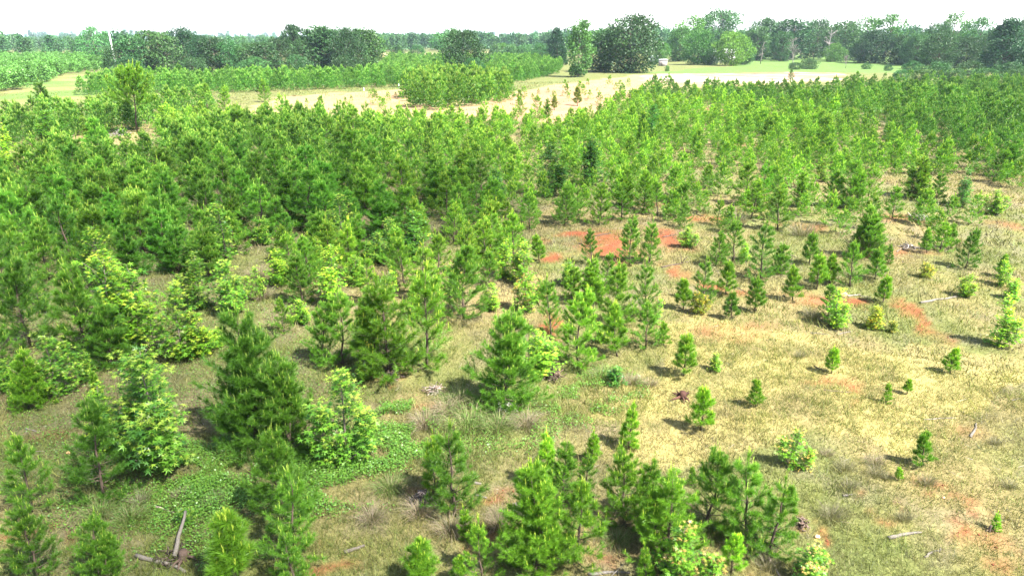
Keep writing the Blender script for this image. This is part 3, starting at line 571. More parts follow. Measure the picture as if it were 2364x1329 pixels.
GHAND = [
 (380, 1062, 795, 'gum1', 'g', "largest star-leaved sweetgum, many pale rosettes, beside the biggest dark pine"),
 (338, 1040, 812, 'gum0', 'g', "second stem of star leaves with yellow top, joined to the largest sweetgum"),
 (265, 1045, 888, 'gum2', 'b', "yellow-tipped sweetgum half behind the dense conical pine"),
 (800, 1068, 852, 'gum3', 'g', "sweetgum with pinkish-yellow tips over the green creepers"),
 (848, 1018, 925, 'narrow0', 'b', "feathery green shrub touching the sweetgum over the creepers"),
 (420, 832, 655, 'gum0', 'b', "tall sweetgum with an orange-pink tip by the grass path"),
 (462, 822, 735, 'broad0', 'y', "wide golden sweetgum leaning over the grass path"),
 (250, 660, 524, 'gum1', 'b', "light green tall sweetgum standing out of the dark pines"),
 (275, 815, 598, 'broad1', 'b', "big pale sweetgum reaching to the ground behind a pine"),
 (458, 712, 588, 'gum2', 'g', "pink-tipped sweetgum, left of the pair at the dry clearing"),
 (538, 722, 598, 'gum3', 'g', "slimmer sweetgum, right of the pair at the dry clearing"),
 (140, 915, 770, 'gum0', 'g', "sweetgum behind the yellow-green rounded pine at the left"),
 (22, 900, 830, 'broad2', 'g', "low star-leaved clump at the left edge by the path"),
 (205, 880, 810, 'gum2', 'g', "dark star-leaved clump below the spreading pine"),
 (525, 602, 468, 'narrow1', 'g', "thin dark sweetgum rising in the dense pines"),
 (640, 662, 578, 'broad0', 'y', "golden sweetgum right of the dry clearing"),
 (775, 695, 568, 'gum1', 'y', "glowing yellow sweetgum in the middle saplings"),
 (790, 562, 448, 'gum3', 'g', "tall pale sweetgum against the dark pine stand"),
 (875, 605, 535, 'broad2', 'g', "rounded leafy sapling left of the bright conical pine"),
 (955, 605, 486, 'dark0', 'b', "big leafy sapling right of the bright conical pine, upper middle"),
 (905, 585, 500, 'gum0', 'g', "leafy sapling behind the rounded one in the middle"),
 (1165, 640, 555, 'gum2', 'y', "left of the golden sweetgum pair"),
 (1203, 660, 560, 'gum1', 'y', "right of the golden sweetgum pair"),
 (1215, 720, 640, 'pink0', 'y', "yellow and pink sweetgum crown above the bushy candled pine"),
 (1240, 868, 765, 'broad1', 'b', "broad low bright sweetgum over the dark dead brush mound"),
 (1515, 748, 683, 'narrow0', 'b', "small oval sweetgum with glowing right side at the clearing edge"),
 (1608, 725, 675, 'little0', 'o', "rusty green little sapling beside the bright small pine"),
 (1925, 755, 665, 'gum3', 'y', "bright lemon sweetgum in front of a dull pine"),
 (2305, 798, 684, 'gum2', 'y', "tall lemon sweetgum pyramid near the right edge"),
 (2228, 684, 632, 'broad0', 'y', "low two-lobed yellow sapling at the end of the long pale log"),
 (2335, 692, 645, 'little1', 'y', "yellow sapling at the right edge behind the tall pyramid"),
 (2307, 658, 598, 'gum0', 'y', "slim lemon sapling behind the low two-lobed one"),
 (1828, 1076, 990, 'pink1', 'y', "round yellow-green sapling with pink tips, alone on the grass"),
 (1565, 1350, 1218, 'pink0', 'b', "pink-tipped sweetgum cut by the bottom edge below the pine row"),
 (1868, 1345, 1252, 'pink1', 'b', "open sweetgum with rosy tips at the bottom edge beside bare clay"),
 (2130, 640, 605, 'little0', 'o', "tiny rusty-yellow sapling alone on the far grass"),
 (2018, 755, 705, 'little1', 'o', "brown-leaved sapling left of the clay scrape"),
 (2060, 768, 740, 'little0', 'r', "tiny red-brown sapling touching the clay scrape"),
 (1265, 452, 332, 'dark0', 'd', "broad dark round tree standing out of the middle of the pine stand"),
 (1365, 428, 316, 'dark1', 'd', "dark leafy pyramid right of the broad round tree"),
 (1505, 325, 242, 'dark0', 't', "bluish dark leafy tree among bright pines far back"),
 (2215, 478, 388, 'gum1', 't', "blue-green leafy sapling at the right end of the stand"),
 (2290, 495, 438, 'broad2', 'b', "wide low light green bush right of the blue-green sapling"),
 (2122, 455, 358, 'gum3', 'b', "light-topped leafy sapling towards the right of the stand"),
 (1145, 470, 385, 'dark1', 'g', "leafy dark tree left of the broad round tree"),
 (120, 335, 255, 'dark0', 'b', "wide leafy mound before the left young stand"),
 (205, 325, 268, 'broad1', 'b', "small leafy bush right of the wide leafy mound"),
 (15, 380, 290, 'gum2', 'y', "yellow speckled sapling at the upper left edge"),
 (10, 420, 340, 'broad2', 'y', "orange-speckled low sapling under the upper left edge one"),
 (790, 318, 270, 'broad0', 'y', "golden leafy bush among far bright pines"),
 (1640, 452, 400, 'narrow1', 'g', "dark rounded leafy sapling in the right middle stand"),
 (1750, 490, 450, 'broad1', 'd', "low dark round bush at the edge of the right stand"),
 (1425, 890, 846, 'little1', 't', "small blue-green leafy bush on the straw slope"),
 (1647, 852, 815, 'little0', 'b', "tiny leafy seedling alone on straw right of the little pine"),
 (425, 1215, 1175, 'little0', 'd', "small dark leafy seedling above the white log"),
 (1590, 570, 522, 'broad2', 'b', "leafy sapling by the black broken limb"),
 (1040, 690, 610, 'pink1', 'b', "pink-speckled sweetgum left of the broad-skirted pine"),
]
GHAND += [
 (592, 690, 615, 'gum0', 'b', "bright sapling at the lower rim of the dry clearing"), (735, 625, 550, 'gum2', 'b', "leafy sapling between the dry clearing and the glowing yellow sweetgum"),
 (825, 660, 590, 'broad1', 'b', "wide leafy sapling left of the pine with golden candles"), (905, 690, 620, 'narrow0', 'y', "narrow yellow sapling right of the pine with golden candles"),
 (1000, 665, 600, 'gum1', 'b', "leafy sapling below the big upper middle one"), (1095, 610, 540, 'broad0', 'b', "wide sapling above the golden sweetgum pair"),
 (1135, 715, 650, 'gum3', 'b', "leafy sapling behind the broad-skirted pine"), (612, 565, 500, 'gum2', 'g', "dull leafy sapling at the dense stand's foot"),
 (442, 605, 520, 'gum3', 'g', "shaded leafy sapling deep in the left stand"), (668, 565, 505, 'narrow1', 'b', "narrow sapling at the dense stand's foot, right of the dull one"),
 (1085, 565, 512, 'gum0', 'b', "leafy sapling at the inner corner of the stand"), (1245, 690, 640, 'pink1', 'b', "rosy-tipped sapling near the red soil under the thin trunks"),
 (1310, 660, 600, 'broad2', 'b', "bushy leafy sapling at the left of the yellow-topped pine group"), (960, 735, 660, 'gum2', 'y', "yellow sapling directly behind the tall open pine"),
 (700, 745, 690, 'broad2', 'b', "leafy bush behind the bright layered pine"), (845, 800, 740, 'pink0', 'y', "yellow-orange sapling between two big pines"),
 (505, 800, 755, 'broad0', 'y', "low golden branch-like sapling right of the wide golden sweetgum"), (95, 720, 660, 'gum1', 'g', "shaded sapling behind the dark upright pine"),
 (1560, 470, 410, 'gum0', 'b', "leafy sapling low in the right stand"), (1900, 420, 360, 'gum2', 'b', "leafy sapling high in the right stand"), (830, 880, 835, 'little1', 'b', "little leafy bush under the dense pine's right side"),
 (1190, 850, 800, 'broad2', 'g', "leafy bush squeezed beside the round bushy pine"), (1380, 790, 745, 'little0', 'b', "little leafy bush beneath the tall bright pine"), (1720, 600, 560, 'little1', 'y', "small yellow bush above the clay scar"),
]
GROUP_G = "broadleaf saplings among the pines"
for px, pb, pt, key, tone, label in GHAND:
    g = ground(px, pb); h = height_to(g, pt); s = h / GUMS[key]['h']; w = s * rnd.uniform(.95, 1.1); used_xy.append((g[0], g[1], .3 * h))
    plant("sweetgum_sapling", gum_parts(key), (g[0], g[1], g[2] - .02), rnd.uniform(0, 6.28), (w, w, s), np.array(TONES[tone]) * rnd.uniform(.9, 1.1), label, "sapling", GROUP_G)

# ---------------------------------------------------------------- the rest of the plantation: near ones stay single trees, far ones become one mass
ZONES = [  # outline in photo pixels of the trunk feet, spacing m, height range m, forms, tone, gaps
 ([(0, 470), (130, 380), (330, 335), (700, 305), (1150, 335), (1210, 430), (1195, 500), (1130, 560), (900, 560), (760, 600), (600, 585), (560, 640), (330, 660), (180, 700), (0, 760)], 2.15, (2.4, 3.9), 'f', (.97, 1.02, .95), .05),
 ([(330, 335), (350, 285), (560, 270), (900, 285), (1290, 300), (1400, 265), (1440, 235), (1600, 225), (2000, 300), (2364, 425), (2364, 440), (2230, 480), (1900, 525), (1600, 525), (1440, 520), (1210, 520), (1190, 400), (1150, 335), (700, 305)], 1.95, (1.4, 2.7), 'm', (1.32, 1.32, .95), .16),
 ([(1420, 240), (1500, 216), (1700, 222), (1930, 220), (2000, 210), (2100, 216), (2364, 200), (2364, 425), (2000, 300), (1600, 232)], 2.6, (2.0, 3.6), 'f', (.82, .92, 1.0), .12),
 ([(170, 222), (540, 216), (920, 202), (1180, 192), (1290, 172), (1300, 142), (900, 140), (860, 186), (260, 192)], 2.6, (2.6, 4.0), 'f', (.78, .96, 1.05), .03),
 ([(930, 246), (1000, 256), (1190, 236), (1180, 205), (1040, 195), (935, 215)], 2.6, (3.6, 5.0), 'f', (.9, .95, .9), .06),
 ([(0, 350), (0, 290), (90, 284), (250, 270), (340, 250), (470, 238), (520, 262), (350, 285), (300, 312), (230, 318), (60, 345)], 2.4, (2.4, 3.8), 'f', (.9, .98, 1.0), .22),
 ([(1215, 520), (1440, 520), (1900, 525), (2230, 480), (2364, 445), (2364, 470), (2200, 560), (2050, 560), (1900, 545), (1700, 560), (1560, 540), (1400, 520), (1260, 545)], 3.0, (1.5, 2.6), 'm', (1.1, 1.08, .95), .35),
 ([(600, 600), (760, 600), (900, 565), (1200, 525), (1250, 640), (1100, 700), (1000, 700), (880, 740), (700, 700), (640, 660)], 1.9, (1.8, 2.8), 'm', (1.3, 1.2, .95), .12),
]
ZONES.append(([(540, 264), (930, 210), (1190, 213), (1440, 190), (1460, 212), (1400, 268), (1230, 284), (900, 288), (600, 292)], 6.5, (.8, 2.4), 'm', (1.15, 1.15, .95), .25))
ZONES.append(([(1950, 190), (2364, 176), (2364, 205), (2080, 214), (1960, 214)], 5.0, (1.0, 2.6), 'f', (.9, .98, 1.0), .2))
CLEAR = [(275, 303, 372, 368), (55, 340, 215, 372), (345, 395, 385, 425), (1195, 448, 1330, 470)]
cand = []
npr = np.random.default_rng(99)
allx = lambda P: (min(p[0] for p in P), max(p[0] for p in P), min(p[1] for p in P), max(p[1] for p in P))
for zi, (poly, sp, hr, forms, tone, gap) in enumerate(ZONES):
    P = wpoly(poly); x0, x1, y0, y1 = allx(P)
    gx, gy = np.meshgrid(np.arange(x0, x1, sp), np.arange(y0, y1, sp)); gx = (gx + npr.uniform(-.36, .36, gx.shape) * sp).ravel(); gy = (gy + npr.uniform(-.36, .36, gy.shape) * sp).ravel()
    ok = in_poly(gx, gy, P) & (fbm(gx / (4.5 * sp), gy / (4.5 * sp), 70 + zi, 3) > .20 + gap * .7) & (npr.random(len(gx)) > gap * .35)
    d = np.hypot(gx, gy); cl = clay_mask(gx, gy); ok &= (cl < .35)
    if zi in (1, 6): ok &= ~soft(gx, gy, "sand", 4).astype(bool)
    for x, y in zip(gx[ok], gy[ok]):
        if any((x - a) ** 2 + (y - b) ** 2 < (r * .9 + .35) ** 2 for a, b, r in used_xy): continue
        qx, qy = project(x, y, 0.0)
        if any(a < qx < c and b < qy < d2 for a, b, c, d2 in CLEAR): continue
        h = npr.uniform(*hr) * (.85 + .3 * float(fbm(x / 9, y / 9, 5, 2)))
        tn = np.array(tone)
        if zi == 0: q_ = np.clip((qx - 750) / 450, 0, 1); h *= 1 - .30 * q_; tn = tn * (1 - q_) + np.array((1.3, 1.25, .95)) * q_
        if zi == 2: q_ = np.clip((qy - 250) / 60, 0, 1) * np.clip((2150 - qx) / 300, 0, 1); tn = tn * (1 - q_) + np.array((1.3, 1.25, .95)) * q_
        if npr.random() < .10: h *= npr.choice([.6, 1.2])
        cand.append((h / math.hypot(x, y), x, y, h, zi, forms, tuple(tn)))
cand.sort(key=lambda c: -c[0])
N_SINGLE = 296 - len(HAND)
LM = [(1265, 445, "round dark broadleaf tree"), (250, 640, "light green tall sweetgum in the pines"), (525, 590, "thin dark sweetgum"), (790, 550, "tall pale sweetgum"), (955, 590, "big leafy sapling of the middle"),
      (1365, 420, "dark leafy pyramid"), (1400, 545, "red clay patches"), (1640, 450, "dark rounded sapling of the right stand"), (1755, 640, "double-storey pine"), (2215, 470, "blue-green leafy sapling"), (1985, 585, "thick double pine"),
      (30, 600, "left edge of the photo"), (420, 540, "middle of the left stand"), (640, 480, "dense dark heart of the stand"), (1000, 470, "stand's inner corner"), (700, 660, "golden sweetgum by the dry clearing"), (2290, 490, "wide low light bush")]
for i, (sz, x, y, h, zi, forms, tone) in enumerate(cand[:N_SINGLE]):
    key = npr.choice(["full0", "full1", "full2", "full3", "full4", "full5", "full6", "full7", "bushy0", "bushy2"] if forms == 'f' else ["full0", "full3", "full5", "full6", "full7", "open0", "open1", "open2", "full4", "slim0"])
    s = h / PINES[key]['h']; w = s * npr.uniform(1.0, 1.28); z = float(terrain(x, y)); px, py = project(x, y, z)
    lm = min(LM, key=lambda l: math.hypot((px - l[0]), (py - l[1]) * 1.8))[2]
    size = "taller" if h > 3.05 else "shorter" if h < 2.45 else "mid-sized"
    plant("pine_sapling", pine_parts(key), (x, y, z - .02), npr.uniform(0, 6.28), (w, w, s), np.array(tone) * np.array([npr.uniform(.85, 1.2), 1, 1]) * npr.uniform(.78, 1.28), f"{size} young green pine crowded near the {lm}", "pine", GROUP_P)
def mass(name, items, lods, mat, label):
    """Many far plants as one mesh. items: (x, y, z, height, turn, colour)."""
    VV, FF, CC, n = [], [], [], 0
    for x, y, z, h, a, c, k in items:
        V, F, C0, ref = lods[k]; s = h / ref * 1.12; ca, sa = math.cos(a) * s, math.sin(a) * s
        VV.append(np.c_[V[:, 0] * ca - V[:, 1] * sa + x, V[:, 0] * sa + V[:, 1] * ca + y, V[:, 2] * s / 1.12 + z]); FF.append(F + n); CC.append(C0 * np.asarray(c)); n += len(V)
    me = make_mesh(name, np.concatenate(VV), np.concatenate(FF), np.concatenate(CC), mat)
    return tag(link(name, me), label, kind="stuff")
LOD = []
for i in range(6):
    _, C_ = pine(300 + i, 3.3, .85 + .13 * (i % 3), dens=.9 if i < 4 else .75, needle=.26, nw=.04, per=17, gap=1.2, trunk=False, tops=1 + (i == 2)); V_, F_, K_ = C_.arrays(); LOD.append((V_, F_, K_, 3.3))
for i in range(4):
    _, C_ = pine(320 + i, 3.3, 1.0, dens=.9, needle=.36, nw=.085, per=8, gap=1.6, trunk=False, sides=True); V_, F_, K_ = C_.arrays(); LOD.append((V_, F_, K_, 3.3))
items = []
for sz, x, y, h, zi, forms, tone in cand[N_SINGLE:]:
    d = math.hypot(x, y); k = int(npr.integers(0, 6)) if d < 105 else 6 + int(npr.integers(0, 4))
    items.append((x, y, float(terrain(x, y)) - .03, h, npr.uniform(0, 6.28), np.array(tone) * npr.uniform(.72, 1.28), k))
mass("young_pine_stand", items, LOD, M_NEEDLE, "far rows of young pines filling the middle of the field")
print("pines single", N_SINGLE + len(HAND), "mass", len(items), "tris", sum(len(LOD[i[6]][1]) for i in items))

# ---------------------------------------------------------------- grown trees behind the plantation: base x, base y, top y, form, width, tone, label
for k_, v_ in {f"{t}{i}": (t, i) for t, n in (("oak", 3), ("tall", 3), ("airy", 2), ("cone", 2), ("bush", 3), ("oldpine", 2), ("stout", 2)) for i in range(n)}.items():
    T_, C_ = crown_tree(500 + 7 * v_[1] + len(v_[0]) * 31, 15.0, v_[0]); GM[k_] = [("trunk", buf_mesh("tree_trunk", T_, M_BARK), False), ("crown", buf_mesh("tree_crown", C_, M_CROWN), True)]
TT = {'d': (.62, .66, .72), 'g': (1, 1, 1), 'b': (1.3, 1.35, .8), 'y': (1.65, 1.5, .6), 'l': (1.25, 1.45, 1.35), 'h': (1.15, 1.1, .8), 'p': (1.7, 1.75, .7), 'n': (.40, .50, .62), 'm': (.85, .95, .95)}
WOOD = "dark woodlot behind the pine strip"; YARD = "trees around the far meadow and house"
FAR = [
 (228, 150, 57, 'airy0', .9, 'l', "pale thin-topped tree left of the white pole", None),
 (285, 168, 96, 'stout0', 1.0, 'd', "first dark tree of the woodlot, touching the white pole's foot", WOOD),
 (318, 168, 80, 'tall0', 1.1, 'm', "mid-green tree second from the white pole", WOOD),
 (352, 166, 66, 'tall1', 1.1, 'g', "light poplar-like tree with pale trunks in the woodlot", WOOD),
 (388, 167, 72, 'tall2', 1.1, 'g', "leafy tree between the light poplar and the black-green oak", WOOD),
 (432, 162, 58, 'oak0', .75, 'n', "black-green oak, darkest crown of the woodlot", WOOD),
 (472, 166, 78, 'oak1', .6, 'n', "lower dark shoulder tree beside the black-green oak", WOOD),
 (505, 167, 82, 'tall0', 1.1, 'd', "pointed tree in the woodlot's dip", WOOD),
 (538, 167, 92, 'stout1', .8, 'm', "rounded low tree in the woodlot's dip", WOOD),
 (575, 167, 95, 'stout0', .9, 'm', "lowest tree of the woodlot's dip", WOOD),
 (612, 167, 93, 'tall1', 1.3, 'd', "tree before the woodlot rises again", WOOD),
 (645, 165, 84, 'stout1', .8, 'd', "dark tree under the tall thin pine", WOOD),
 (678, 160, 54, 'oldpine0', .75, 'n', "tall thin pine sticking out of the woodlot", WOOD),
 (700, 167, 88, 'oak2', .6, 'd', "dark tree right of the tall thin pine", WOOD),
 (735, 166, 56, 'tall2', 1.4, 'd', "tall dark tree starting the woodlot's high end", WOOD),
 (768, 166, 62, 'tall0', 1.4, 'm', "second tall tree in the woodlot's high end", WOOD),
 (805, 168, 58, 'oak1', .62, 'd', "wide dark tree in the woodlot's high end", WOOD),
 (838, 162, 62, 'tall1', 1.5, 'g', "lighter tree edging the woodlot's high end", WOOD),
 (862, 158, 76, 'airy1', 1.0, 'b', "fresh green tree closing the woodlot", WOOD),
 (300, 172, 128, 'bush0', .8, 'd', "dark understory shrub by the woodlot's first tree", WOOD),
 (450, 172, 128, 'bush1', .8, 'd', "understory shrub under the black-green oak", WOOD),
 (590, 173, 128, 'bush2', .9, 'm', "understory shrub under the woodlot's dip", WOOD),
 (690, 172, 125, 'bush0', .9, 'd', "understory shrub under the tall thin pine", WOOD),
 (800, 172, 125, 'bush1', .9, 'd', "understory shrub under the woodlot's high end", WOOD),
 (918, 140, 104, 'tall2', 1.3, 'm', "small hazy tree by the cream field, left one", YARD),
 (965, 140, 102, 'stout0', .9, 'm', "small hazy tree by the cream field, right one", YARD),
 (1035, 138, 62, 'airy1', 1.3, 'l', "pale hazy tree behind the big round-headed dark one", YARD),
 (1065, 178, 62, 'stout1', .82, 'd', "big round-headed dark tree standing alone in the middle distance", YARD),
 (1098, 196, 130, 'stout0', .75, 'm', "lower rounded tree in front of the big round-headed one", YARD),
 (1160, 136, 98, 'stout0', 1.0, 'b', "light green low tree beside the cream gap", YARD),
 (1205, 140, 103, 'bush1', .8, 'm', "dull rounded tree right of the light green low one", YARD),
 (1245, 146, 98, 'oak1', .8, 'm', "dark rounded tree before the pointed one", YARD),
 (1287, 150, 62, 'cone0', .75, 'n', "dark pointed pine-shaped tree behind the tall yellow-green one", YARD),
 (1335, 178, 42, 'tall2', .72, 'h', "tall yellow-green tree with open layered crown", YARD),
 (1385, 166, 66, 'tall0', 1.3, 'g', "tree between the tall yellow-green one and the great oak", YARD),
 (1408, 158, 62, 'airy0', 1.2, 'b', "bright green tree peeping out left of the great oak", YARD),
 (1452, 168, 27, 'stout0', .95, 'd', "great dark oak, broadest crown of the middle", YARD),
 (1525, 146, 92, 'oak2', .7, 'b', "sunlit low tree between the great oak and the small shed", YARD),
 (1568, 142, 58, 'stout1', .7, 'b', "fresh green tree right of the shed", YARD),
 (1610, 150, 68, 'oak1', .85, 'b', "leafy round tree standing by the white house", YARD),
 (1592, 138, 32, 'airy1', .9, 'y', "yellow-green treetop left of the tallest domed tree", YARD),
 (1655, 136, 15, 'oak0', .85, 'g', "tallest domed tree behind the white house", YARD),
 (1688, 152, 68, 'oak2', .8, 'y', "yellowish round tree in front of the white house", YARD),
 (1745, 140, 60, 'tall2', 1.2, 'g', "tree right of the yellowish round one", YARD),
 (1762, 136, 36, 'oak1', .8, 'm', "wide grey-green tree right of the domed one", YARD),
 (1822, 138, 42, 'tall0', 1.5, 'd', "dark tree beside the wide grey-green one", YARD),
 (1848, 134, 62, 'airy0', 1.1, 'b', "bright slim tree between two dark ones", YARD),
 (1878, 136, 38, 'oak2', .7, 'g', "fuller tree left of the dead white snag", YARD),
 (1938, 140, 42, 'oak0', .8, 'g', "rounded tree right of the dead white snag", YARD),
 (1925, 143, 96, 'bush2', .6, 'b', "bright low tree under the dead white snag", YARD),
 (1865, 160, 134, 'bush0', 1.0, 'd', "long dark thicket at the edge of the sand strip", YARD),
 (1835, 161, 142, 'bush1', .9, 'd', "low dark thicket left end at the edge of the sand strip", YARD),
 (1990, 140, 34, 'airy1', 1.1, 'b', "airy bright tree rising behind the black-green dome", YARD),
 (2040, 140, 28, 'airy0', 1.0, 'b', "tallest airy tree with sky showing through", YARD),
 (2020, 146, 66, 'stout0', 1.0, 'n', "black-green dome of a tree on the meadow's edge", YARD),
 (2072, 148, 78, 'stout1', .8, 'd', "dark tree on a thin trunk right of the black-green dome", YARD),
 (2112, 152, 72, 'oak1', .8, 'm', "dull green tree left of the broad dark mound", YARD),
 (2150, 146, 46, 'oak0', .7, 'm', "hazy round tree behind the broad dark mound", YARD),
 (2195, 142, 24, 'airy1', .8, 'b', "narrow sunlit treetop, spire-like", YARD),
 (2160, 160, 72, 'stout0', 1.0, 'd', "broad dark mound of a tree", YARD),
 (2222, 158, 80, 'oak2', .8, 'd', "dark tree joined to the broad mound", YARD),
 (2248, 146, 36, 'airy0', .9, 'l', "pale tree behind, seen between dark ones", YARD),
 (2312, 166, 42, 'cone1', 1.0, 'n', "great dark cone-shaped tree behind the leaning pole", YARD),
 (2350, 150, 36, 'oak1', .7, 'g', "lighter tree behind the great dark cone", YARD),
 (2105, 168, 138, 'bush2', .8, 'm', "rough shrub under the dull green tree", YARD),
 (2165, 178, 140, 'bush0', .9, 'm', "big shrub before the broad dark mound", YARD),
 (2240, 176, 138, 'bush1', .9, 'd', "shrub left of the leaning pole", YARD),
 (2330, 178, 140, 'bush2', .9, 'd', "shrub at the foot of the great dark cone", YARD),
 (2050, 164, 148, 'bush1', .7, 'm', "low shrub on the meadow under the dark dome", YARD),
 (2080, 184, 158, 'bush1', .9, 'm', "shrub at the right end of the sand strip", YARD), (2125, 190, 158, 'bush2', .9, 'g', "wide shrub before the rough shrub under the dull green tree", YARD),
 (2200, 190, 156, 'bush0', 1.0, 'm', "thick shrub right of the wide one, before the broad dark mound", YARD), (2275, 190, 154, 'bush1', 1.0, 'm', "thick shrub below the leaning pole", YARD), (2345, 190, 156, 'bush2', 1.0, 'm', "thick shrub at the right edge below the great dark cone", YARD),
 (2000, 160, 144, 'bush2', .8, 'm', "low shrub on the meadow left of the black-green dome's trunk", YARD), (2095, 150, 84, 'stout1', .9, 'd', "dark tree filling the gap beside the dull green tree", YARD), (2265, 156, 78, 'stout0', .9, 'd', "dark tree filling the gap left of the great dark cone", YARD), (2290, 150, 60, 'oak0', .7, 'd', "dark tree just behind the great dark cone", YARD), (1985, 146, 84, 'oak2', .6, 'd', "lower dark tree at the left of the black-green dome", YARD),
 (1640, 150, 88, 'stout0', .8, 'g', "dark leafy tree between the house and the round tree beside it", YARD), (1720, 150, 92, 'oak1', .6, 'g', "smaller tree filling the gap right of the yellowish round one", YARD), (1800, 142, 70, 'stout1', .7, 'm', "low tree before the wide grey-green one", YARD),
 (1540, 165, 150, 'bush0', .5, 'b', "round bush in front of the small shed", YARD),
]
for px, pb, pt, key, wd, tone, label, grp in FAR:
    g = ground(px, pb); h = height_to(g, pt); s = h / 15.0; w = s * wd * 1.15
    plant("leafy_shrub" if key.startswith('bush') else "tree", GM[key], (g[0], g[1], g[2] - .1), rnd.uniform(0, 6.28), (w, w, s), np.array(TT[tone]) * np.array([rnd.uniform(.85, 1.2), 1, 1]) * rnd.uniform(.82, 1.15), label, "shrub" if key.startswith('bush') else "tree", grp)

# far woods that read as one mass
FL = []
for i in range(5):
    rg = np.random.default_rng(700 + i); b = Buf(); n = 420; hh = 14.0; wdt = (.30, .24, .34, .2, .28)[i]
    ct = np.array([[rg.normal(0, wdt * hh * .5), rg.normal(0, wdt * hh * .5), hh * rg.uniform(.2, .95)] for _ in range(26)]); ct[:, :2] *= (1.15 - ct[:, 2:] / hh * .8); q = ct[rg.integers(0, 26, n)]
    d = unit(rg.normal(size=(n, 3))); p = q + d * rg.uniform(.3, 1, n)[:, None] * 1.5; ld = unit(d + rg.normal(0, .6, (n, 3))); nr = unit(np.cross(ld, rg.normal(size=(n, 3))))
    quad_leaves(b, p, ld, nr, rg.uniform(.7, 1.5, n), np.array([.042, .10, .032]) * rg.uniform(.75, 1.25, n)[:, None]); FL.append((*b.arrays(), hh))
fi = []
def far_band(x0, x1, y0, y1, n, h0, h1, tone):
    for _ in range(n):
        px = npr.uniform(x0, x1); py = 88 + (1.0 / npr.uniform(1.0 / (y1 - 88), 1.0 / (y0 - 88))); g = ground(px, py); m = npr.uniform(.65, 1.35)
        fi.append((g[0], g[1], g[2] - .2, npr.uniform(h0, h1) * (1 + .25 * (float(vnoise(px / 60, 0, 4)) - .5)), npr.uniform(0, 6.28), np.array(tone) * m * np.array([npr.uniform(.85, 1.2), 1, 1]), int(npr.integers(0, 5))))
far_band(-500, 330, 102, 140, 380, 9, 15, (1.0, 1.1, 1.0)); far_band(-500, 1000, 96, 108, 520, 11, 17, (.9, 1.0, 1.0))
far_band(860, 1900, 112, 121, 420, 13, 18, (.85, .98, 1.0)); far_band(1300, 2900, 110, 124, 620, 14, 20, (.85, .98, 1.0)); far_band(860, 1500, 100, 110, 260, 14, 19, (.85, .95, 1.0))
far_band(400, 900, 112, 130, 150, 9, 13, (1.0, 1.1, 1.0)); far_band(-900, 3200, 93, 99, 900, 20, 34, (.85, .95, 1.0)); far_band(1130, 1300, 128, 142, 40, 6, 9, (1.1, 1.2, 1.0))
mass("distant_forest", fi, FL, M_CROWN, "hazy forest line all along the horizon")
th = []
P = wpoly([(-120, 200), (-120, 146), (120, 143), (262, 140), (262, 160), (150, 172), (60, 205), (-120, 232)]); x0, x1, y0, y1 = allx(P)
gx, gy = np.meshgrid(np.arange(x0, x1, 3.2), np.arange(y0, y1, 3.2)); gx = (gx + npr.uniform(-1.4, 1.4, gx.shape)).ravel(); gy = (gy + npr.uniform(-1.4, 1.4, gy.shape)).ravel(); ok = in_poly(gx, gy, P)
for x, y in zip(gx[ok], gy[ok]): th.append((x, y, float(terrain(x, y)) - .1, npr.uniform(3, 5.2), npr.uniform(0, 6.28), np.array((1.9, 1.9, 1.1)) * npr.uniform(.75, 1.25), int(npr.integers(0, 5))))
mass("hardwood_thicket", th, FL, M_CROWN, "light green thicket of young hardwoods beyond the meadow")

# ---------------------------------------------------------------- house, sheds, poles, snags
def px_size(px, py):
    g = ground(px, py); return math.hypot(g[1], CAM_H) / FPX    # metres per photo pixel there
def part(name, b, mat, parent, colour=None): return link(name, buf_mesh(name, b, mat), parent, colour=colour)
def building(name, px, pb, wpx, hpx, depth, wall, roofc, label, cat, flat=False, rz=0.0, win=False):
    g = ground(px, pb); s = px_size(px, pb); w, h = wpx * s, hpx * s; e = link(name, None, None, (g[0], g[1] + depth / 2, g[2]), rz); tag(e, label, cat)
    b = Buf(); box(b, (0, 0, h * .5 - .1), (w, depth, h + .2), wall); part("wall", b, M_BOARD if not win else M_PAINT, e)
    b = Buf()
    if flat:
        V = np.array([(-w * .55, -depth * .6, h + .14), (w * .55, -depth * .6, h + .14), (w * .55, depth * .6, h + .38), (-w * .55, depth * .6, h + .38)]); V = np.concatenate([V, V + [0, 0, .07]])
    else:
        r = h * .45; V = np.array([(-w * .54, -depth * .6, h * .97), (w * .54, -depth * .6, h * .97), (w * .54, depth * .6, h * .97), (-w * .54, depth * .6, h * .97), (-w * .54, 0, h + r), (w * .54, 0, h + r)])
    F = [(0, 3, 2), (0, 2, 1), (4, 5, 6), (4, 6, 7), (0, 1, 5), (0, 5, 4), (1, 2, 6), (1, 6, 5), (2, 3, 7), (2, 7, 6), (3, 0, 4), (3, 4, 7)] if flat else [(0, 1, 5), (0, 5, 4), (2, 3, 4), (2, 4, 5), (0, 4, 3), (1, 2, 5), (0, 3, 2), (0, 2, 1)]
    b.add(V, F, roofc); part("roof", b, M_BOARD, e)
    b = Buf(); box(b, (-w * .12, -depth / 2 - .02, h * .38), (min(1.0, w * .3), .06, h * .76), np.array(wall) * .45); d = part("door", b, M_BOARD, e)
    if win:
        for k in (-.36, .22, .40):
            b = Buf(); box(b, (w * k, -depth / 2 - .02, h * .55), (1.0, .06, 1.2), (.75, .75, .72)); f = part("window", b, M_PAINT, e)
            b = Buf(); box(b, (w * k, -depth / 2 - .06, h * .55), (.8, .03, 1.0), (.04, .05, .06)); part("pane", b, M_PAINT, f)
    return e
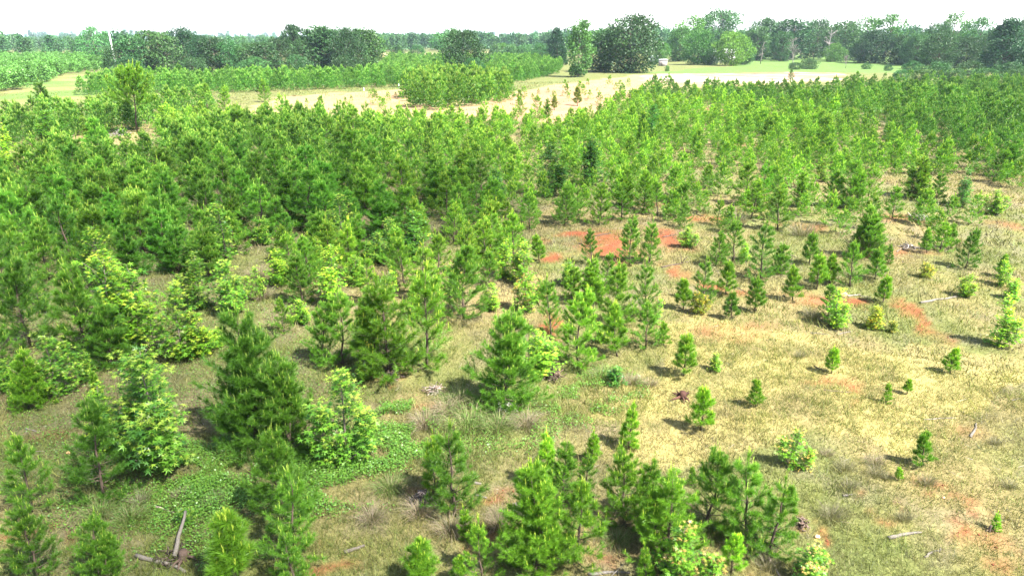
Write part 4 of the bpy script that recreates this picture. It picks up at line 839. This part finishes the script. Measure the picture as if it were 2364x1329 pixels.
building("house", 1664, 145, 60, 20, 6.5, (.82, .82, .80), (.5, .5, .5), "white single-storey house half hidden by the yellowish round tree", "house", win=True)
building("shed", 1531, 153, 17, 12, 2.2, (.30, .26, .24), (.62, .60, .58), "small weathered board shed with a pale flat roof", "shed", flat=True)
building("lean_to", 1511, 143, 16, 11, 2.5, (.36, .38, .40), (.48, .50, .53), "grey lean-to half behind the great oak's crown", "shed", flat=True, rz=.2)
def pole(name, px, pb, pt, r0, r1, col, mat, label, cat, lean=(0, 0), hook=False, group=None, cross=False):
    g = ground(px, pb); h = height_to(g, pt); e = link(name, None, None, g); tag(e, label, cat, group)
    b = Buf(); z = np.linspace(0, 1, 9); P = np.c_[lean[0] * z ** 1.5, lean[1] * z, h * z]
    if hook: P[0] += (1.9, -1.0, .2); P[1] += (.25, -.1, .0)
    tube(b, P, np.linspace(r0, r1, 9), 7, col); part("shaft", b, mat, e)
    if cross:
        b = Buf(); box(b, (lean[0], lean[1], h - .5), (1.8, .12, .14), col); part("crossarm", b, mat, e)
    return e
pole("bare_trunk", 266, 152, 22, .42, .16, (.86, .86, .86), M_PAINT, "white bare dead trunk with a hooked foot at the end of the woodlot", "dead tree", lean=(-.3, 0), hook=True)
pole("utility_pole", 2296, 140, 92, .17, .12, (.34, .30, .27), M_DEAD, "leaning grey utility pole against the great dark cone tree", "utility pole", lean=(1.6, 0), cross=False)
pole("marker_post", 840, 210, 203, .09, .08, (.85, .85, .85), M_PAINT, "short white post at the edge of the cream field", "post", group="white posts")
pole("marker_post", 921, 206, 190, .08, .07, (.8, .82, .85), M_PAINT, "taller white post beside the centre pine clump", "post", group="white posts")
def snag(name, px, pb, pt, label, seed, col, spread=.45, twigs=26):
    g = ground(px, pb); h = height_to(g, pt); e = link(name, None, None, g); tag(e, label, "dead tree"); rg = np.random.default_rng(seed); T = Buf(); B = Buf()
    z = np.linspace(0, h * .9, 6); P = np.c_[np.cumsum(rg.normal(0, .02 * h, (6, 2)), 0), z]; tube(T, P, np.linspace(.018 * h, .006 * h, 6), 7, col)
    for k in range(twigs):
        f = rg.uniform(.3, 1); p = np.array([np.interp(f * h * .9, z, P[:, i]) for i in range(3)]); az = rg.uniform(0, 6.28); L = spread * h * rg.uniform(.4, 1) * (1.1 - .5 * f); d = np.array([math.cos(az), math.sin(az), rg.uniform(.3, 1.1)])
        q = [p]
        for s in range(4): d = unit(d + rg.normal(0, .25, 3)); q.append(q[-1] + d * L / 4)
        tube(B, np.array(q), np.linspace(.007 * h, .002 * h, 5), 4, col)
        for s in range(3):
            j = rg.integers(1, 4); d2 = unit(d + rg.normal(0, .7, 3)); tube(B, np.array([q[j], q[j] + d2 * L * .2, q[j] + d2 * L * .35 + [0, 0, .1]]), [.005 * h, .003 * h, .002 * h], 3, col)
    part("trunk", T, M_DEAD, e); part("branches", B, M_DEAD, e)
snag("dead_tree", 1908, 142, 62, "bleached dead snag with twisted bare limbs among green trees", 1, (.26, .24, .22), .42, 22)
snag("dead_tree", 1755, 148, 92, "thin half-dead tree with bare grey twigs on the meadow", 2, (.2, .18, .16), .25, 18)
snag("dead_shrub", 2062-112, 158, 128, "grey leafless shrub right of the long dark thicket", 3, (.18, .15, .14), .5, 40)
snag("dead_tree", 1828, 155, 85, "bare grey-twigged tree growing out of the long dark thicket", 4, (.17, .155, .14), .4, 40)

# ---------------------------------------------------------------- logs, stumps, stones
def log(x1, y1, x2, y2, r, col, label, lift=(0, 0), stubs=0, group="fallen dead wood", name="fallen_branch", bend=.06, cat="branch"):
    r *= .8; a = np.array(ground(x1, y1)); c = np.array(ground(x2, y2)); L = np.linalg.norm(c - a); rg = np.random.default_rng(int(x1 * 7 + y1))
    e = link(name, None, None, tuple(a)); tag(e, label, cat, group); n = 8; t = np.linspace(0, 1, n); P = np.outer(t, c - a); sd = unit(np.cross(c - a, [0, 0, 1.0]))
    P += np.outer(np.cumsum(rg.normal(0, bend * L / 4, n)), sd) * (t * (1 - t) * 4)[:, None]; P[:, 2] = terrain(P[:, 0] + a[0], P[:, 1] + a[1]) - a[2] + r * .55 + lift[0] * (1 - t) + lift[1] * t
    b = Buf(); tube(b, P, np.linspace(r, r * .55, n) * rg.uniform(.88, 1.1, n), 8, col); part("wood", b, M_DEAD, e)
    for k in range(stubs):
        b = Buf(); i = rg.integers(2, n - 1); d = unit(rg.normal(size=3) + [0, 0, .8]); l = L * rg.uniform(.12, .3); tube(b, np.array([P[i], P[i] + d * l * .5, P[i] + d * l + [0, 0, -.03]]), [r * .5, r * .35, r * .15], 5, col); part("stub", b, M_DEAD, e)
PALE, GREYW, DARKW = (.125, .11, .093), (.24, .2, .17), (.07, .05, .04)
log(315, 1284, 428, 1322, .075, PALE, "long white fallen log in the bottom left, angled down to the right", stubs=0, name="fallen_log", cat="log")
log(404, 1290, 436, 1222, .07, PALE, "white broken log propped up out of the rotten stump", lift=(.05, .5), name="fallen_log", cat="log")
log(2050, 1243, 2126, 1230, .06, PALE, "thick pale log with peeling bark on the low green grass", name="fallen_log", cat="log")
log(2124, 700, 2208, 686, .075, (.15, .132, .112), "longest pale log lying on the far grass", name="fallen_log", cat="log")
log(2240, 1010, 2253, 978, .05, PALE, "short straight pale log pointing away up the slope", name="fallen_log", cat="log")
log(2132, 968, 2206, 965, .03, (.16, .14, .11), "thin straight stick level on the slope", stubs=0)
log(2134, 1286, 2172, 1268, .035, PALE, "crooked pale stick near the bottom right", stubs=1, bend=.2)
log(1932, 774, 1967, 765, .035, PALE, "pale stick below the bright lemon sweetgum")
log(1868, 768, 1912, 772, .025, PALE, "thin pale stick left of the one below the lemon sweetgum")
log(795, 1276, 842, 1260, .065, (.10, .085, .07), "grey log end in dry grass by the bottom edge", name="fallen_log", cat="log")
log(1097, 1143, 1124, 1150, .045, PALE, "bleached stick lying on bare red soil")
log(1095, 1116, 1112, 1118, .06, PALE, "bleached wood chunk above the bare red soil")
log(1358, 1326, 1455, 1323, .05, (.11, .10, .09), "grey log along the bottom edge under the pines", name="fallen_log", cat="log")
log(1903, 900, 1966, 906, .025, (.15, .115, .08), "thin stick beside the pink clay scrape")
log(1528, 618, 1592, 604, .06, DARKW, "black charred limb across the red clay", stubs=2)
log(1956, 684, 1986, 680, .05, GREYW, "dark branch beside the rusty stone", stubs=3)
log(1985, 684, 2010, 686, .03, PALE, "pale twiggy branch right of the rusty stone", stubs=2)
log(1600, 492, 1625, 500, .05, DARKW, "black forked branch at the edge of the right stand", stubs=2)
log(1375, 545, 1410, 538, .05, DARKW, "dark stick on the upper red clay", stubs=2)
log(1335, 562, 1365, 572, .04, DARKW, "dark stick on the lower red clay", stubs=1)
log(1530, 548, 1565, 542, .05, DARKW, "dark tangled stick between the twin pines and the clay", stubs=3)
log(1820, 585, 1842, 596, .03, PALE, "curved pale stick beside the round dark pine", bend=.25)
log(2070, 582, 2085, 572, .035, PALE, "pale stick on the far red soil")
log(1935, 538, 1965, 532, .03, (.16, .13, .11), "pinkish stick under the stand's front trees")
log(1688, 660, 1735, 682, .03, DARKW, "dark root line across the clay track", bend=.1)
log(60, 990, 84, 996, .04, PALE, "short grey stick on the left grass path")
log(0, 1132, 28, 1118, .03, (.15, .135, .12), "pale stick entering at the left edge")
log(480, 1208, 500, 1212, .03, PALE, "pale stick in the creepers above the white log")
log(350, 1168, 408, 1186, .035, (.36, .28, .24), "brown stick half sunk in the green creepers", bend=.15)
log(2335, 925, 2360, 920, .03, PALE, "pale stick by the right edge")
log(1945, 1145, 1968, 1142, .045, PALE, "little bleached chunk in the middle of the slope")
log(1880, 845, 1905, 858, .03, DARKW, "dark twig left of the tiny bright pine")
log(838, 862, 846, 842, .05, PALE, "bleached upright stick by the red clay bank", lift=(0, .5))
log(1775, 1290, 1800, 1330, .04, (.3, .24, .2), "dim branch under the last lower-row pine", stubs=2)
log(1185, 1195, 1230, 1188, .035, PALE, "pale slash stick in the gap of the lower cluster", stubs=3, bend=.2)
log(1000, 905, 1040, 898, .04, DARKW, "dark slash stick above the grass tussocks", stubs=2)
log(960, 975, 1005, 968, .03, PALE, "bleached slash stick by the tussocks", stubs=3, bend=.15)
def heap(name, px, py, wpx, hpx, n, cols, label, cat, r=.02, seed=0):
    """A tangle of sticks resting on each other."""
    g = ground(px, py); s = px_size(px, py); w, h = wpx * s / 2, hpx * s; rg = np.random.default_rng(seed + int(px)); b = Buf(); e = link(name, None, None, g); tag(e, label, cat)
    for k in range(n):
        az = rg.uniform(0, 6.28); rr = w * rg.uniform(0, .8) ; p = np.array([rr * math.cos(az), rr * math.sin(az), rg.uniform(0, h * .7) * (1 - rr / w * .7)]); d = unit(np.array([rg.normal(), rg.normal(), rg.normal(0, .35)])) * w * rg.uniform(.35, .9)
        tube(b, np.array([p - d * .5, p + rg.normal(0, .03, 3), p + d * .5]), [r, r * .8, r * .4], 4, np.array(cols[rg.integers(0, len(cols))]) * rg.uniform(.3, .75))
    part("sticks", b, M_DEAD, e)
heap("brush_heap", 1275, 872, 70, 30, 110, [(.14, .10, .08), (.20, .14, .10)], "dark mound of dead brush under the broad low sweetgum", "brush pile")
heap("brush_heap", 975, 1165, 70, 50, 110, [(.12, .10, .10), (.2, .16, .14)], "blackish brush heap left of the paired pines", "brush pile")
heap("brush_heap", 1168, 945, 60, 22, 80, [(.75, .72, .70), (.6, .56, .52)], "white dead weed tangle under the round bushy pine", "brush pile", .012)
heap("brush_heap", 1205, 1180, 55, 26, 70, [(.55, .48, .42), (.35, .28, .24)], "pale slash pile in the lower cluster's gap", "brush pile", .018)
heap("brush_heap", 2120, 505, 60, 16, 60, [(.5, .45, .42), (.25, .2, .18)], "grey slash pile at the foot of the right stand", "brush pile", .03)
heap("brush_heap", 2095, 572, 46, 14, 50, [(.2, .16, .13), (.45, .4, .36)], "slash pile left of the far pine trio", "brush pile", .03)
heap("brush_heap", 1005, 905, 70, 24, 60, [(.22, .15, .11), (.4, .33, .28)], "brown slash heap at the top of the grass tussocks", "brush pile", .016)
heap("brush_heap", 905, 868, 80, 18, 60, [(.2, .15, .12), (.3, .24, .2)], "dark slash on the red clay bank", "brush pile", .016)
heap("brush_heap", 280, 312, 60, 10, 40, [(.2, .17, .16), (.4, .36, .33)], "grey slash beside the lone trunked pine", "brush pile", .05)
heap("brush_heap", 110, 352, 60, 12, 50, [(.55, .5, .46), (.4, .36, .33)], "pale slash pile in the left clearing", "brush pile", .05)
heap("brush_heap", 1850, 1215, 40, 36, 60, [(.2, .13, .1), (.3, .22, .18)], "dark brush beside the last lower-row pine", "brush pile", .014)
def stump(px, py, wpx, hpx, col, label, roots=5, seed=0):
    g = ground(px, py); s = px_size(px, py); r = wpx * s / 2; h = hpx * s; rg = np.random.default_rng(seed); e = link("tree_stump", None, None, g); tag(e, label, "stump"); b = Buf()
    tube(b, np.array([(0, 0, -.05), (0, 0, .03), (.01, .01, h * .6), (.02, 0, h)]), [r * 1.15, r, r * .8, r * .72], 10, col); part("body", b, M_DEAD, e)
    for k in range(roots):
        b = Buf(); az = k * 6.28 / roots + rg.normal(0, .3); d = np.array([math.cos(az), math.sin(az), 0]); L = r * rg.uniform(1.2, 2.4)
        tube(b, np.array([d * r * .6 + [0, 0, h * .3], d * (r + L * .5) + [0, 0, h * rg.uniform(.1, .5)], d * (r + L) + [0, 0, rg.uniform(-.02, h * .7)]]), [r * .35, r * .22, r * .06], 5, np.array(col) * rg.uniform(.6, 1.6)); part("root", b, M_DEAD, e)
stump(1575, 918, 20, 15, (.05, .022, .016), "burnt reddish-black stump with pale roots on the straw slope", 7, 3)
stump(424, 1290, 24, 22, (.06, .04, .03), "rotten brown stump between the two white logs", 5, 4)
heap("brush_heap", 395, 1284, 90, 16, 60, [(.05, .04, .03), (.10, .075, .055)], "black rotten slash lying between the two white logs", "brush pile", .02)
heap("brush_heap", 505, 1165, 40, 16, 50, [(.12, .08, .06), (.09, .06, .045)], "brown dead weed heap in the creepers left of the pine column", "brush pile", .010)
stump(2283, 1226, 7, 16, (.07, .05, .04), "short black stump in front of a yellow seedling", 2, 5)
def stone(px, py, wpx, col, label, seed):
    g = ground(px, py); r = wpx * px_size(px, py) / 2; rg = np.random.default_rng(seed); V = []; F = []; nu, nv = 9, 6
    for j in range(nv + 1):
        for i in range(nu):
            th, ph = i * 6.283 / nu, j * math.pi / nv; k = 1 + .22 * math.sin(3 * th + seed) * math.sin(ph) + rg.normal(0, .06); V.append((r * k * math.sin(ph) * math.cos(th), r * .8 * k * math.sin(ph) * math.sin(th), r * .7 * k * math.cos(ph) + r * .4))
    for j in range(nv):
        for i in range(nu): a, c = j * nu + i, j * nu + (i + 1) % nu; F += [(a, a + nu, c + nu), (a, c + nu, c)]
    tag(link("stone", make_mesh("stone", np.array(V), np.array(F), np.broadcast_to(np.array(col), (len(V), 3)), M_STONE, True), None, g), label, "stone", "loose stones")
stone(1945, 684, 20, (.60, .30, .14), "rusty orange stone on the clay behind the lemon sweetgum", 1)
stone(158, 1046, 9, (.50, .28, .14), "small orange stone on the left path beside the dense conical pine", 2)
stone(1886, 1240, 12, (.55, .33, .2), "pinkish stone by the bare clay beside the last lower-row pine", 3)
stone(1945, 678, 12, (.60, .33, .17), "smaller pale-orange stone leaning on the rusty one", 4)
stone(2178, 1150, 9, (.5, .27, .16), "reddish clod above the red clay scar", 5)

# ---------------------------------------------------------------- clumps of dead weeds and green tussocks
def clump_mesh(seed, n, h, spread, cols, wd=.007, droop=.25):
    rg = np.random.default_rng(seed); b = Buf(); az = rg.uniform(0, 6.28, n); tl = rg.uniform(.05, 1, n) * spread; base = np.c_[np.cos(az), np.sin(az), np.zeros(n)] * (rg.uniform(0, .14, n) * (spread + .4))[:, None]
    d = unit(np.c_[np.cos(az) * tl, np.sin(az) * tl, np.ones(n)]); L = h * rg.uniform(.55, 1.1, n); c = np.array(cols)[rg.integers(0, len(cols), n)] * rg.uniform(.75, 1.2, n)[:, None]
    mid = base + d * (L * .6)[:, None]; d2 = unit(d + np.c_[np.cos(az), np.sin(az), -np.ones(n)] * droop); s = perp(d, rg) * wd * .5
    V = np.stack([base - s, base + s, mid + s * .8, mid - s * .8, mid + d2 * (L * .5)[:, None]], 1).reshape(-1, 3); i = np.arange(n)[:, None] * 5
    b.add(V, np.concatenate([i + np.array([[0, 1, 2]]), i + np.array([[0, 2, 3]]), i + np.array([[3, 2, 4]])]), np.repeat(c, 5, 0)); return buf_mesh("clump_blades", b, M_GRASS)
WEED = [clump_mesh(i, 260, .5, 1.0, [(.15, .135, .085), (.17, .15, .10), (.11, .12, .05)], .006) for i in range(3)]
TUSS = [clump_mesh(20 + i, 420, .55, 1.5, [(.09, .15, .03), (.13, .18, .045), (.20, .18, .09), (.07, .13, .025)], .007, .9) for i in range(2)]
STRAWC = [clump_mesh(40 + i, 360, .55, 1.2, [(.26, .20, .13), (.21, .165, .11), (.16, .135, .10), (.13, .15, .05)], .006, .7) for i in range(2)]
CL = [(1950, 1085, 34, 'w', "grey weed clump right of the round yellow-green sapling"), (2022, 1098, 30, 'w', "dark weed clump beside the knee-high seedling"), (2048, 1106, 20, 'w', "small dark weed clump touching the knee-high seedling"),
 (2140, 1118, 30, 'w', "dark weed clump right of the knee-high seedling"), (1918, 1195, 44, 'w', "biggest grey weed clump on the lower slope"), (2088, 1200, 28, 'w', "bluish-grey weed clump left of the red scar"),
 (1962, 1128, 30, 'w', "faint weed clump under the little bleached chunk"), (2018, 1070, 34, 's', "thin dead stems standing on the slope"), (2297, 1025, 22, 'w', "weed tuft at the right part of the slope"), (1910, 1050, 24, 's', "pale tuft above the biggest grey weed clump"),
 (1875, 735, 34, 'w', "grey weed clump left of the lemon sweetgum"), (1846, 825, 20, 'w', "small dead weed ball on straw"), (2330, 1125, 26, 'w', "weed clump by the right edge"), (1995, 590, 60, 'w', "grey dead brush under the thick double pine"),
 (1700, 520, 40, 'w', "dead weeds under the right stand's edge"), (1850, 545, 44, 'w', "dead weeds below the stand, mid right"), (1500, 890, 30, 's', "pale straw tuft beside the blue-green bush"), (1460, 885, 38, 's', "straw clump right of the blue-green bush"),
 (1390, 870, 40, 't', "pale green grass clump left of the blue-green bush"), (1085, 985, 70, 't', "bright drooping grass tussock below the bushy candled pine"), (1150, 990, 66, 't', "second drooping grass tussock, right of the first"), (1215, 985, 60, 's', "straw tussock right of the green ones"),
 (1060, 930, 60, 't', "tall grass tussock at the slash heap"), (985, 985, 60, 's', "bleached tussock left of the green ones"), (1035, 955, 60, 's', "straw tussock between slash and green tussocks"), (1040, 1230, 60, 's', "dead pinkish-grey weeds below the red soil"),
 (970, 1190, 60, 's', "tall dead stalks below the blackish brush heap"), (1150, 1215, 50, 's', "dead weeds left of the candle-topped cluster leader"), (1150, 1190, 40, 's', "pale dead weeds on the red soil's edge"), (230, 1190, 54, 't', "blue-green grass clump under the dense conical pine"),
 (300, 1198, 50, 't', "whitish-green grass clump right of the blue-green one"), (322, 1165, 36, 'w', "dead stems above the whitish-green clump"), (595, 640, 40, 's', "dead straw in the dry clearing"), (605, 690, 44, 's', "bleached straw low in the dry clearing"),
 (205, 850, 40, 'w', "grey dead stems on the grass path"), (860, 1200, 50, 's', "tall straw left of the blackish brush heap"), (900, 1130, 50, 't', "green-gold grass right of the star-leaved pink sweetgum"), (1640, 1230, 60, 't', "grassy tuft in the shade of the lower row"),
 (1425, 1250, 46, 't', "broad-bladed tuft at the foot of the first lower-row pine"), (1770, 1310, 40, 'w', "dead stalks under the last lower-row pine"), (75, 340, 26, 's', "pinkish dead weeds in the left clearing"), (1215, 800, 40, 'w', "grey dead shoot behind the broad low sweetgum"),
 (500, 1165, 36, 'w', "brown dead weed ball in the creepers"), (420, 1145, 30, 's', "pale dead weed ball in the creepers")]
for i, (px, py, hp, k, label) in enumerate(CL):
    g = ground(px, py); h = hp * px_size(px, py) * .95; me = {'w': WEED, 't': TUSS, 's': STRAWC}[k]; ref = .5 if k == 'w' else .6; s = h / ref
    o = link("weed_clump" if k == 'w' else "grass_tussock", me[i % len(me)], None, g, rnd.uniform(0, 6.28), (s * 1.15, s * 1.15, s)); tag(o, label, "weeds" if k == 'w' else "grass clump", "weed and grass clumps")

# ---------------------------------------------------------------- ground cover nobody could count
def grass_field():
    rg = np.random.default_rng(5); b = Buf()
    for r0, r1, n, nb, hh, wd in ((8, 17, 30000, 7, .17, .011), (17, 27, 36000, 6, .18, .016), (27, 45, 38000, 5, .20, .028), (45, 80, 34000, 4, .26, .055), (80, 190, 30000, 4, .34, .10)):
        r = np.sqrt(rg.uniform(r0 * r0, r1 * r1, n)); a = rg.uniform(R(-43), R(43), n); x, y = r * np.sin(a), r * np.cos(a); c, cl = ground_colour(x, y)
        keep = (rg.random(n) > cl * 1.15) & (rg.random(n) > np.maximum(soft(x, y, 'meadow_far', 10), soft(x, y, 'meadow_left', 5)) * .85) & (rg.random(n) < .35 + .9 * fbm(x / 1.6, y / 1.6, 21, 3)) & (rg.random(n) > soft(x, y, "sand", 6) * (.75 + .2 * (fbm(x / 7, y / 7, 33, 3) < .52))); x, y, c = x[keep], y[keep], c[keep]; m = len(x)
        gr = fbm(x / 3.0, y / 3.0, 23, 3); gm = np.clip((gr - .31) * 3.5 + rg.normal(0, .25, m), 0, 1)[:, None]; gm = np.clip(gm + .40 * soft(x, y, 'leftside', 3)[:, None] + .35 * np.maximum(soft(x, y, 'lowgreen', 2), soft(x, y, 'midgreen', 2))[:, None], 0, 1); pal = np.array([[.52, .42, .20], [.44, .36, .17], [.30, .25, .18], [.58, .50, .22], [.20, .17, .13]])[rg.integers(0, 5, m)]; grn = np.array([[.14, .24, .04], [.24, .32, .05], [.34, .38, .07]])[rg.integers(0, 3, m)]
        cc = (pal * (1 - gm) + grn * gm) * .315 + c * .39; hs = hh * rg.uniform(.5, 1.5, m) * np.where(rg.random(m) < .13 + .25 * soft(x, y, 'midgreen', 2), rg.uniform(1.6, 2.6, m), 1.0) * (.6 + .8 * fbm(x / 1.4, y / 1.4, 29, 2) ** 1.5); z = terrain(x, y)
        X = np.repeat(np.c_[x, y, z - .01], nb, 0) + np.c_[rg.normal(0, .055 * r0 / 12 + .02, (m * nb, 2)), np.zeros(m * nb)]; d = unit(np.c_[rg.normal(0, .55, (m * nb, 2)), np.full(m * nb, .85)])
        blades(b, X, d, np.repeat(hs, nb) * rg.uniform(.5, 1.1, m * nb), wd, np.repeat(cc, nb, 0) * rg.uniform(.75, 1.2, (m * nb, 1)) * np.repeat(rg.uniform(.55, 1.35, (m, 1)), nb, 0), rg)
    tag(link("grass", buf_mesh("grass", b, M_GRASS)), "short dry and green grass over the whole field", kind="stuff")
grass_field()
def creepers():
    rg = np.random.default_rng(6); b = Buf()
    for poly, n, h in (([(330, 1060), (480, 1010), (600, 1010), (740, 1050), (840, 1050), (850, 1150), (740, 1200), (640, 1180), (580, 1150), (500, 1200), (440, 1180), (400, 1100)], 26000, .26), ([(130, 1160), (440, 1100), (520, 1200), (520, 1329), (330, 1329), (300, 1210)], 9000, .14), ([(0, 700), (330, 660), (560, 640), (860, 760), (880, 900), (420, 1000), (0, 950)], 16000, .16), ([(0, 950), (420, 1000), (300, 1329), (0, 1329)], 6000, .10), ([(860, 930), (990, 930), (1010, 1050), (880, 1100), (830, 1080)], 9000, .22), ([(1300, 860), (1420, 850), (1500, 900), (1420, 960), (1280, 960)], 5000, .14), ([(860, 1050), (880, 940), (1000, 930), (1250, 930), (1420, 860), (1480, 880), (1380, 980), (1250, 1040), (1050, 1060), (960, 1040), (880, 1180), (800, 1180)], 17000, .22)):
        P = wpoly(poly); x0, x1, y0, y1 = allx(P); x = rg.uniform(x0, x1, n * 2); y = rg.uniform(y0, y1, n * 2); k = in_poly(x + rg.normal(0, .25, n * 2), y + rg.normal(0, .25, n * 2), P) & (fbm(x / .9, y / .9, 61, 3) > .40); x, y = x[k], y[k]; m = len(x)
        z = terrain(x, y) + h * rg.random(m) * fbm(x / .8, y / .8, 63, 2) * 1.8; az = rg.uniform(0, 6.28, m); d = unit(np.c_[np.cos(az), np.sin(az), rg.normal(0, .35, m)]); nr = unit(np.c_[rg.normal(0, .4, (m, 2)), np.ones(m)]); nr = unit(nr - d * np.sum(nr * d, 1)[:, None])
        t = np.clip(rg.normal(.55, .3, m), 0, 1)[:, None]; quad_leaves(b, np.c_[x, y, z], d, nr, rg.uniform(.03, .065, m), np.array([.05, .15, .02]) * (1 - t) + np.array([.13, .25, .03]) * t)
    tag(link("creepers", buf_mesh("creepers", b, M_LEAF)), "low green creepers and broad-leaved weeds", kind="stuff")
creepers()

def litter():
    """Clods on the bare clay, and broken twigs and chips strewn through the grass."""
    rg = np.random.default_rng(8); b = Buf(); n = 60000; r = np.sqrt(rg.uniform(81, 4900, n)); a = rg.uniform(R(-42), R(42), n); x, y = r * np.sin(a), r * np.cos(a); k = clay_mask(x, y) > rg.uniform(.25, .9, n); x, y = x[k], y[k]; m = len(x); z = terrain(x, y)
    oct_ = np.array([(1, 0, 0), (-1, 0, 0), (0, 1, 0), (0, -1, 0), (0, 0, 1), (0, 0, -1.0)]); of = np.array([(0, 2, 4), (2, 1, 4), (1, 3, 4), (3, 0, 4), (2, 0, 5), (1, 2, 5), (3, 1, 5), (0, 3, 5)])
    sz = .010 + .035 * rg.random(m) ** 4; V = oct_[None] * (sz[:, None] * rg.uniform(.6, 1.3, (m, 6)))[..., None] + np.c_[x, y, z + sz * .2][:, None]; b.add(V.reshape(-1, 3), (np.arange(m)[:, None, None] * 6 + of[None]).reshape(-1, 3), np.repeat(np.array([.15, .046, .024]) * rg.uniform(.6, 1.35, (m, 1)), 6, 0))
    tag(link("clay_clods", buf_mesh("clay_clods", b, M_STONE)), "crumbled red clods on the bare clay", kind="stuff")
    b = Buf(); n = 5200; r = np.sqrt(rg.uniform(90, 3200, n)); a = rg.uniform(R(-42), R(42), n); x, y = r * np.sin(a), r * np.cos(a); k = fbm(x / 5, y / 5, 81, 3) > rg.uniform(.35, .7, n); x, y = x[k], y[k]; m = len(x); z = terrain(x, y) + rg.uniform(.02, .10, m); az = rg.uniform(0, 6.28, m); d = np.c_[np.cos(az), np.sin(az), rg.normal(0, .18, m)]; L = rg.uniform(.08, .42, m); s_ = np.c_[-d[:, 1], d[:, 0], np.zeros(m)] * .006; u = np.array([0, 0, .009]); p = np.c_[x, y, z]; q = p + d * L[:, None]
    V = np.stack([p - s_, p + s_, p + u, q - s_ * .6, q + s_ * .6, q + u * .6], 1).reshape(-1, 3); f = np.array([(0, 3, 5), (0, 5, 2), (1, 2, 5), (1, 5, 4), (0, 1, 4), (0, 4, 3), (0, 2, 1), (3, 4, 5)]); b.add(V, (np.arange(m)[:, None, None] * 6 + f[None]).reshape(-1, 3), np.repeat(np.array([[.17, .15, .125], [.11, .085, .065], [.07, .05, .04], [.24, .21, .18]])[rg.integers(0, 4, m)], 6, 0))
    tag(link("twig_litter", buf_mesh("twig_litter", b, M_DEAD)), "broken grey twigs and chips strewn through the grass", kind="stuff")
litter()

# ---------------------------------------------------------------- fair-weather clouds high over the field: they shade the left of it and its far right corner
def cloud(name, spots, alt, thick, label, seed):
    """Overlapping thin puffs; spots are the ground points they shade: px, py, half width m, half depth m."""
    rg = np.random.default_rng(seed); b = Buf(); off = SUN_DIR / SUN_DIR[2] * alt; nu, nv = 22, 10
    for px, py, rx, ry in spots:
        g = ground(px, py)
        for k in range(4):
            q = 1.0 - .17 * k; c = np.array([g[0] + rg.normal(0, rx * .10), g[1] + rg.normal(0, ry * .10), 0]) + off + [0, 0, rg.normal(0, 3)]; ph0 = rg.uniform(0, 6.28, 4); V = []; F = []
            for j in range(nv + 1):
                for i in range(nu):
                    th, ph = i * 6.283 / nu, j * math.pi / nv; r = q * (1 + .16 * math.sin(2 * th + ph0[0]) + .12 * math.sin(3 * th + ph0[1]) + .09 * math.sin(5 * th + ph0[2] + 3 * ph) + .05 * math.sin(9 * th + ph0[3]))
                    V.append((c[0] + rx * r * math.sin(ph) * math.cos(th), c[1] + ry * r * math.sin(ph) * math.sin(th), c[2] + thick * r * math.cos(ph) * (1 if ph < 1.57 else .4)))
            for j in range(nv):
                for i in range(nu): a, d = j * nu + i, j * nu + (i + 1) % nu; F += [(a, a + nu, d + nu), (a, d + nu, d)]
            b.add(V, F, (.95, .95, .95))
    m, t, N = new_mat("cloud_vapour"); df = N("ShaderNodeBsdfTranslucent"); df.inputs[0].default_value = (.95, .95, .95, 1); tr = N("ShaderNodeBsdfTransparent"); mx = N("ShaderNodeMixShader"); mx.inputs[0].default_value = .045
    t.links.new(tr.outputs[0], mx.inputs[1]); t.links.new(df.outputs[0], mx.inputs[2]); o = N("ShaderNodeOutputMaterial"); t.links.new(mx.outputs[0], o.inputs[0])
    V, F, C = b.arrays(); tag(link(name, make_mesh(name, V, F, None, m, True)), label, kind="stuff")
cloud("cloud", [(480, 470, 34, 17), (120, 700, 16, 14), (250, 1000, 11, 7), (350, 1330, 11, 5), (900, 480, 14, 12)], 480, 9, "thin white cloud shading the left of the field", 1)
cloud("cloud", [(2330, 230, 48, 55), (2500, 330, 34, 30), (2250, 150, 60, 60)], 520, 10, "thin white cloud shading the far right of the field", 2)

# ---------------------------------------------------------------- summer haze
def haze():
    b = Buf(); box(b, (0, 0, 21.0), (18600, 18600, 48.0), (1, 1, 1)); m, t, N = new_mat("haze_air"); v = N("ShaderNodeVolumePrincipled"); v.inputs["Color"].default_value = (.66, .86, 1.0, 1); v.inputs["Density"].default_value = 0.00010; v.inputs["Anisotropy"].default_value = .2
    o = N("ShaderNodeOutputMaterial"); t.links.new(v.outputs[0], o.inputs["Volume"]); h = link("haze", buf_mesh("haze", b, m)); tag(h, "thin pale summer haze over the land", kind="stuff"); h.display_type = 'WIRE'
haze()
